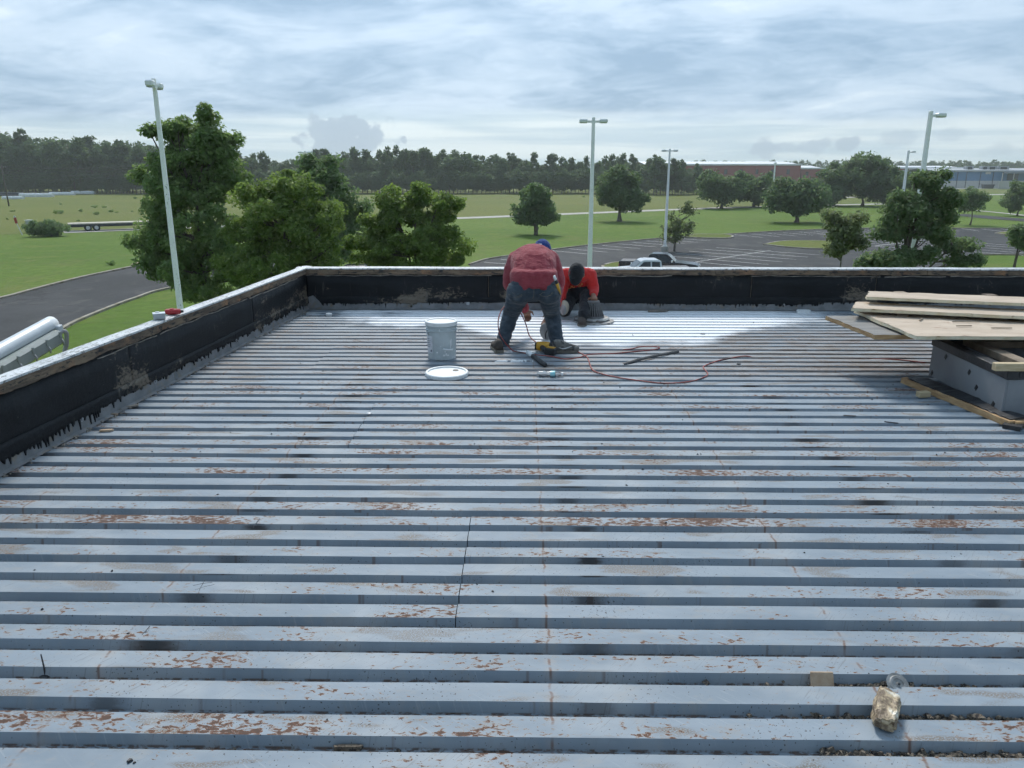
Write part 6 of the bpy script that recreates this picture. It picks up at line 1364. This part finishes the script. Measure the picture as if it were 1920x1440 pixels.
# loose hem hanging round the hips
for k in range(25):
    th = R(180 + 7.5 * k); c0 = spine[0] + Vector((math.cos(th) * 0.168, math.sin(th) * 0.160, 0.04)); drop = 0.082 + 0.070 * abs(math.cos(th)) ** 1.6 + 0.010 * math.sin(k * 1.7)
    limb(m, [c0, c0 + Vector((math.cos(th) * 0.030, math.sin(th) * 0.026, -drop))], [0.046, 0.026])
hood = blob('hoodie', m, 'hoodie_maroon', P1r, 0.011, 7, 0.0085, 6.5, 5.0, (1.7, 0.7, 1.1))
bpy.context.view_layer.update()
for ln in ([(984, 462), (975, 480), (968, 500), (962, 522)], [(1022, 466), (1030, 484), (1037, 505), (1040, 520)]):
    q = [on_surface(hood, P1r, *c) for c in ln]; q = [c for c in q if c is not None]
    if len(q) > 2: decal('sleeve_seam', smooth_path(q, 3), 0.0025, 'hoodie_maroon', P1r, hood)
# skin: head, neck, hands and the body inside the clothes
hd1 = at(1016, 472, 7.58)
m = MB(); _sphere(m, hd1, (0.078, 0.098, 0.105)); limb(m, [at(1004, 478, 7.40), hd1 + Vector((-0.01, -0.05, -0.02))], [0.075, 0.058]); _sphere(m, hd1 + Vector((0, 0.075, -0.06)), (0.05, 0.05, 0.055)); _sphere(m, hd1 + Vector((0.0, 0.105, -0.02)), (0.014, 0.025, 0.02))
for s in (-1, 1): _sphere(m, hd1 + Vector((s * 0.080, 0.0, -0.02)), (0.012, 0.022, 0.032))
limb(m, spine, [0.10, 0.11, 0.11, 0.09]); limb(m, [spine[3], shL, elL, wrL], [0.07, 0.05, 0.042, 0.034]); limb(m, [spine[3], shR, elR, wrR], [0.07, 0.05, 0.042, 0.034])
def hand(m, wrist, d, side, up, s=1.0, curl=0.6, thumb=1):
    d = Vector(d).normalized(); up = Vector(up).normalized(); side = Vector(side).normalized(); palm = wrist + d * 0.055 * s
    _sphere(m, palm, (0.040 * s, 0.040 * s, 0.026 * s)); limb(m, [wrist, palm], [0.028 * s, 0.030 * s])
    for i, (o_, L) in enumerate(((-0.030, 0.066), (-0.010, 0.078), (0.010, 0.074), (0.029, 0.058))):
        b0 = palm + side * o_ * s + d * 0.028 * s; b1 = b0 + (d * math.cos(curl * 0.5) - up * math.sin(curl * 0.5)) * L * 0.5 * s; b2 = b1 + (d * math.cos(curl * 1.6) - up * math.sin(curl * 1.6)) * L * 0.5 * s
        limb(m, [b0, b1, b2], [0.0095 * s, 0.009 * s, 0.0075 * s])
    t0 = palm + side * thumb * 0.030 * s - d * 0.012 * s; limb(m, [t0, t0 + (side * thumb * 0.8 + d * 0.5) .normalized() * 0.034 * s, t0 + (side * thumb * 0.6 + d * 0.9 - up * 0.4).normalized() * 0.062 * s], [0.012 * s, 0.010 * s, 0.008 * s])
hand(m, wrL, (0.35, 0.25, -0.9), (1, 0, 0.3), (0, 1, 0.2), 1.0, 0.8, 1); hand(m, wrR, (-0.35, 0.2, -0.9), (1, 0, -0.3), (0, 1, 0.2), 1.0, 0.8, -1)
limb(m, [pel, hpL, knL, anL, anL + Vector((0, 0, -0.05))], [0.10, 0.075, 0.055, 0.045, 0.045]); limb(m, [pel, hpR, knR, anR, anR + Vector((0, 0, -0.05))], [0.10, 0.075, 0.055, 0.045, 0.045]); limb(m, [pel, spine[0]], [0.10, 0.10])
blob('body', m, 'skin', P1r, 0.0085, 3)
m = MB(); _sphere(m, hd1 + Vector((0, -0.035, 0.0)), (0.082, 0.075, 0.09)); blob('hair', m, 'hair', P1r, 0.012, 2)
cp = MB(); _sphere(cp, hd1 + Vector((0.004, 0.010, 0.022)), (0.088, 0.108, 0.102)); local(P1r, cp); cap = cp.build('cap', 'cap_blue', P1r, True)
bl = MB().prism([hd1 + Vector((x, y, z)) for x, y, z in ((-0.07, 0.10, -0.02), (0.07, 0.10, -0.02), (0.06, 0.17, -0.06), (0, 0.19, -0.07), (-0.06, 0.17, -0.06))], (0, 0.004, 0.008)); local(P1r, bl).build('brim', 'cap_blue', cap)
bd = MB().box(hd1 + Vector((-0.018, -0.080, 0.075)), (0.030, 0.006, 0.022), Matrix.Rotation(R(-45), 3, 'X')); local(P1r, bd).build('cap_badge', 'shoe_mark', cap)
def shoe(root, heel, toe_dir, L, mat, mark=False):
    toe_dir = Vector(toe_dir).normalized(); sd = Vector((-toe_dir.y, toe_dir.x, 0)); m = MB(); V = []
    prof = ((0.0, 0.034, 0.085), (0.10, 0.040, 0.100), (0.32, 0.041, 0.098), (0.52, 0.044, 0.072), (0.75, 0.048, 0.052), (0.93, 0.038, 0.042), (1.0, 0.016, 0.028)); n = 9; F = []
    for t_, w, h in prof:
        c = heel + toe_dir * (L * t_)
        for k in range(n):
            a = math.pi * k / (n - 1); V.append(c + sd * (math.cos(a) * w) + Vector((0, 0, 0.020 + math.sin(a) ** 0.8 * h if 0 < k < n - 1 else 0.020)))
    for i in range(len(prof) - 1):
        for k in range(n): F.append((i * n + k, i * n + (k + 1) % n, (i + 1) * n + (k + 1) % n, (i + 1) * n + k))
    F += [tuple(range(n - 1, -1, -1)), tuple(range((len(prof) - 1) * n, len(prof) * n))]; m.add(V, F); sh = local(root, m).build('shoe', mat, root, True)
    ol = [(0, 0.036), (0.1, 0.043), (0.5, 0.046), (0.76, 0.051), (0.94, 0.040), (1.01, 0.014)]; poly = [heel + toe_dir * (L * t_ - 0.006) + sd * w for t_, w in ol] + [heel + toe_dir * (L * t_ - 0.006) - sd * w for t_, w in ol[::-1]]
    local(root, MB().prism([p_ + Vector((0, 0, 0.001)) for p_ in poly], (0, 0, 0.024))).build('sole', 'sole', sh)
    if mark:
        for s in (-1, 1):
            q = [heel + toe_dir * (L * t_) + sd * s * w + Vector((0, 0, z)) for t_, w, z in ((0.22, 0.0425, 0.055), (0.36, 0.046, 0.042), (0.52, 0.0455, 0.050), (0.68, 0.044, 0.064))]
            local(root, MB().tube(smooth_path(q, 3), [0.002 + 0.004 * math.sin(math.pi * i / 9) for i in range(10)], 6)).build('side_mark', 'shoe_mark', sh, True)
        for k in range(4):
            c = heel + toe_dir * (L * (0.42 + 0.07 * k)); local(root, MB().tube([c - sd * 0.018 + Vector((0, 0, 0.112 - 0.011 * k)), c + sd * 0.018 + Vector((0, 0, 0.112 - 0.011 * k))], 0.0028, 5)).build('lace', 'shoe_mark', sh)
h0 = D(937, 662); shoe(P1r, Vector((h0.x, h0.y, ZD)), (-0.22, 1, 0), 0.27, 'boot_brown')
h0 = D(1036, 661); shoe(P1r, Vector((h0.x, h0.y, ZD)), (1.0, 0.10, 0), 0.24, 'shoe_grey', True)
# folding knife in his back pocket
a = at(1039, 517, 6.79); b_ = at(1052, 553, 6.83); t = thing('utility_knife', 'yellow and black tool with white end in the bent worker back pocket', 'tool', (0, 0, 0)); dv = b_ - a
MB().tube([a, a + dv * 0.22], [0.014, 0.016], 8, True, 0.6).build('white_end', 'white_plastic', t, True); MB().tube([a + dv * 0.22, a + dv * 0.32, a + dv * 0.40], [0.015, 0.017, 0.017], 8, True, 0.6).build('collar', 'tool_black', t, True); MB().tube([a + dv * 0.40, a + dv * 0.7, b_], [0.018, 0.015, 0.003], 8, True, 0.6).build('handle', 'tool_yellow', t, True)
# the hose he is handling
hp = [at(972, 582, 7.30), at(978, 590, 7.26), at(986, 608, 7.22), at(993, 630, 7.20), D(1008, 643, 0.03), D(1030, 647, 0.02), D(1045, 652, 0.008)]
tag(MB().tube(smooth_path(hp, 6), 0.0052, 7).build('air_hose', 'red_rubber', None, True), 'dark red hose looping between the bent worker legs', 'hose')
hp = [at(948, 572, 7.10), at(939, 584, 7.0), at(934, 604, 6.9), at(937, 626, 6.85), D(949, 645, 0.06), D(962, 658, 0.007)]
tag(MB().tube(smooth_path(hp, 6), 0.0052, 7).build('air_hose', 'red_rubber', None, True), 'red hose hanging beside the bent worker left leg', 'hose')
# grey pad lying behind his right leg
q = D(1027, 640); t = thing('knee_pad', 'grey rounded knee pad with dark strap behind the bent worker right leg', 'knee pad', (q.x, q.y + 0.06, ZD), (R(-8), R(-10), 0))
m = MB(); _sphere(m, (0, 0, 0.085), (0.062, 0.040, 0.085)); m.build('shell', 'pad_grey', t, True)
MB().tube(smooth_path([(0.055, -0.005, 0.10), (0.02, -0.052, 0.10), (-0.012, -0.048, 0.06), (-0.015, -0.035, 0.015)], 5), 0.005, 6).build('strap', 'tool_black', t, True)

# --- crouching worker, facing the camera, hand on the drain basket
P2r = thing('person', 'worker in red printed shirt and black cap crouching at the roof drain', 'person', (D(1085, 588).x, 8.55, ZD))
xb = at(1083, 540, 8.72).x
hip = Vector((xb, 8.70, ZD + 0.27)); kneeR = at(1058, 573, 8.34); kneeL = at(1101, 556, 8.40); ankL = D(1094, 592, 0.09); footR = Vector((kneeR.x - 0.01, 8.74, ZD + 0.06)); kneeR.z = ZD + 0.115
m = MB(); _sphere(m, hip, (0.175, 0.13, 0.13)); limb(m, [hip + Vector((-0.08, 0, 0)), kneeR], [0.10, 0.080]); limb(m, [hip + Vector((0.08, 0, 0)), kneeL], [0.10, 0.078]); limb(m, [kneeR, footR + Vector((0, -0.1, 0.02))], [0.078, 0.060]); limb(m, [kneeL, ankL], [0.078, 0.056]); _sphere(m, hip + Vector((0, -0.17, 0.03)), (0.115, 0.09, 0.10))
blob('trousers', m, 'trousers_dark', P2r, 0.012, 4, 0.007, 11, 9.0)
sp2 = [hip + Vector((0, -0.02, 0.06)), at(1083, 526, 8.56), at(1083, 515, 8.47)]
s2L, s2R = at(1106, 516, 8.50), at(1058, 517, 8.50); e2L, e2R = at(1113, 543, 8.44), at(1051, 556, 8.36)
w2L = Vector((DC.x + 0.006, DC.y + 0.055, ZD + 0.285)); w2R = at(1030, 594, 8.13); w2R.z = max(w2R.z, ZD + 0.07)
m = MB()
for c, r in zip(sp2, ((0.155, 0.12, 0.10), (0.17, 0.12, 0.115), (0.165, 0.105, 0.085))): _sphere(m, c, r)
limb(m, sp2, [0.11, 0.115, 0.085]); limb(m, [sp2[2] + Vector((0.09, 0, 0)), s2L, (s2L + e2L) / 2, e2L, w2L + (e2L - w2L).normalized() * 0.02], [0.075, 0.074, 0.066, 0.058, 0.040]); limb(m, [sp2[2] + Vector((-0.09, 0, 0)), s2R, (s2R + e2R) / 2, e2R, w2R], [0.075, 0.074, 0.066, 0.058, 0.040])
shirt = blob('shirt', m, 'shirt_red', P2r, 0.010, 4, 0.010, 9, 14.0, (1.4, 1, 1))
bpy.context.view_layer.update()
rgp = random.Random(6)
for (px, py, w_, h_, kk) in ((1068, 541, 3, 2, 0), (1072, 538, 4, 5, 1), (1076, 540, 3, 4, 0), (1079, 535, 4, 4, 1), (1084, 534, 3, 3, 1), (1087, 537, 4, 5, 0), (1091, 533, 3, 4, 1), (1072, 544, 5, 2, 1), (1080, 542, 6, 2, 0), (1090, 541, 3, 2, 1)):
    q = [on_surface(shirt, P2r, px + dx, py + dy) for dx, dy in ((-w_ * 0.5, h_ * 0.5), (-w_ * 0.2, -h_ * 0.5), (w_ * 0.2, h_ * 0.2), (w_ * 0.5, -h_ * 0.4))]; q = [c for c in q if c is not None]
    if len(q) > 2: decal('shirt_print', q, 0.0042, 'print_orange', P2r, shirt)
# body: head bowed, neck, arms, hands
hd2 = at(1081, 513, 8.33); fwd = Vector((-0.15, -0.75, -0.60)).normalized(); upv = Vector((-0.05, -0.60, 0.80)).normalized(); rgt = fwd.cross(upv).normalized(); HR = Matrix((rgt, fwd, upv)).transposed()
m = MB(); _sphere(m, hd2, (0.076, 0.098, 0.112), rot=HR); _sphere(m, hd2 + fwd * 0.045 - upv * 0.065, (0.052, 0.050, 0.055), rot=HR); _sphere(m, hd2 + fwd * 0.098 - upv * 0.025, (0.014, 0.022, 0.024), rot=HR); _sphere(m, hd2 + fwd * 0.086 - upv * 0.066, (0.024, 0.014, 0.010), rot=HR)
for s in (-1, 1): _sphere(m, hd2 + rgt * s * 0.078 - upv * 0.015, (0.012, 0.022, 0.032), rot=HR); _sphere(m, hd2 + rgt * s * 0.032 + fwd * 0.086 + upv * 0.004, (0.016, 0.010, 0.008), rot=HR)
limb(m, [sp2[2] + Vector((0, 0, 0.02)), hd2 - upv * 0.05 - fwd * 0.02], [0.065, 0.055]); limb(m, sp2, [0.08, 0.085, 0.07]); limb(m, [sp2[2], s2L, e2L, w2L], [0.06, 0.045, 0.038, 0.030]); limb(m, [sp2[2], s2R, e2R, w2R], [0.06, 0.045, 0.038, 0.030])
hand(m, w2L, (0.05, -0.78, -0.55), (1, 0, 0.05), (0, -0.55, 0.8), 1.0, 1.0, -1); hand(m, w2R, (-0.45, -0.75, -0.40), (0.8, -0.4, 0), (0.2, 0.1, 0.95), 1.0, 0.7, 1)
limb(m, [hip, hip + Vector((-0.08, 0, 0)), kneeR, footR], [0.09, 0.07, 0.05, 0.04]); limb(m, [hip, hip + Vector((0.08, 0, 0)), kneeL, ankL], [0.09, 0.07, 0.05, 0.04]); limb(m, [hip, sp2[0]], [0.09, 0.08])
blob('body', m, 'skin', P2r, 0.0062, 3)
m = MB(); _sphere(m, hd2 - fwd * 0.030 - upv * 0.01, (0.082, 0.082, 0.100), rot=HR); blob('hair', m, 'hair', P2r, 0.012, 2)
def half_dome(c, r, rot):
    prof = [(1.0, 0.0)] + [(math.cos(R(a)), math.sin(R(a))) for a in range(10, 90, 10)] + [(0, 1)]; k = MB().lathe(prof + [], 24); m_ = MB(); m_.add([rot @ Vector((v[0] * r[0], v[1] * r[1], v[2] * r[2])) + c for v in k.v], k.f)
    k = MB().lathe([(0.96, 0.0)] + [(0.96 * math.cos(R(a)), 0.96 * math.sin(R(a))) for a in range(10, 90, 10)] + [(0, 0.96)], 24); m_.add([rot @ Vector((v[0] * r[0], v[1] * r[1], v[2] * r[2])) + c for v in k.v], [tuple(reversed(f)) for f in k.f]); return m_
cap = local(P2r, half_dome(hd2 + upv * 0.018, (0.088, 0.110, 0.105), HR)).build('cap', 'cap_black', P2r, True)
V = []; n = 10
for i in range(n + 1):
    a = R(20) + R(140) * i / n; V.append(hd2 + upv * 0.020 + rgt * math.cos(a) * 0.086 + fwd * math.sin(a) * 0.104)
for i in range(n + 1):
    a = R(20) + R(140) * i / n; V.append(hd2 + upv * (0.006 - 0.012 * math.sin(a)) + rgt * math.cos(a) * 0.080 + fwd * (math.sin(a) * 0.104 + 0.070 * math.sin(math.pi * i / n) ** 0.6))
bm_ = MB().add(V + [v + upv * 0.004 for v in V], [(i, i + 1, n + 2 + i, n + 1 + i) for i in range(n)] + [(2 * (n + 1) + i, 3 * (n + 1) + i, 3 * (n + 1) + i + 1, 2 * (n + 1) + i + 1) for i in range(n)] + [(n + 1 + i, n + 2 + i, 3 * (n + 1) + i + 1, 3 * (n + 1) + i) for i in range(n)])
local(P2r, bm_).build('brim', 'cap_black', cap, True)
bdg = MB().tube([hd2 + upv * 0.075 + rgt * 0.062 + fwd * 0.035, hd2 + upv * 0.06 + rgt * 0.066 + fwd * 0.055, hd2 + upv * 0.045 + rgt * 0.068 + fwd * 0.065], 0.005, 5); local(P2r, bdg).build('cap_emblem', 'red_plastic', cap, True)
kp = kneeR + Vector((-0.004, -0.055, 0.03))
m = MB(); _sphere(m, kp, (0.056, 0.040, 0.082)); pad = local(P2r, m).build('knee_pad', 'pad_beige', P2r, True)
m = MB(); _sphere(m, kp + Vector((-0.010, -0.012, -0.012)), (0.044, 0.036, 0.066)); local(P2r, m).build('pad_shell', 'pad_grey', pad, True)
h0 = D(1089, 590); shoe(P2r, Vector((ankL.x - 0.01, ankL.y + 0.09, ZD)), (-0.05, -1, 0), 0.25, 'boot_brown')
shoe(P2r, Vector((footR.x, footR.y + 0.04, ZD)), (0.0, -1, 0), 0.20, 'boot_brown')
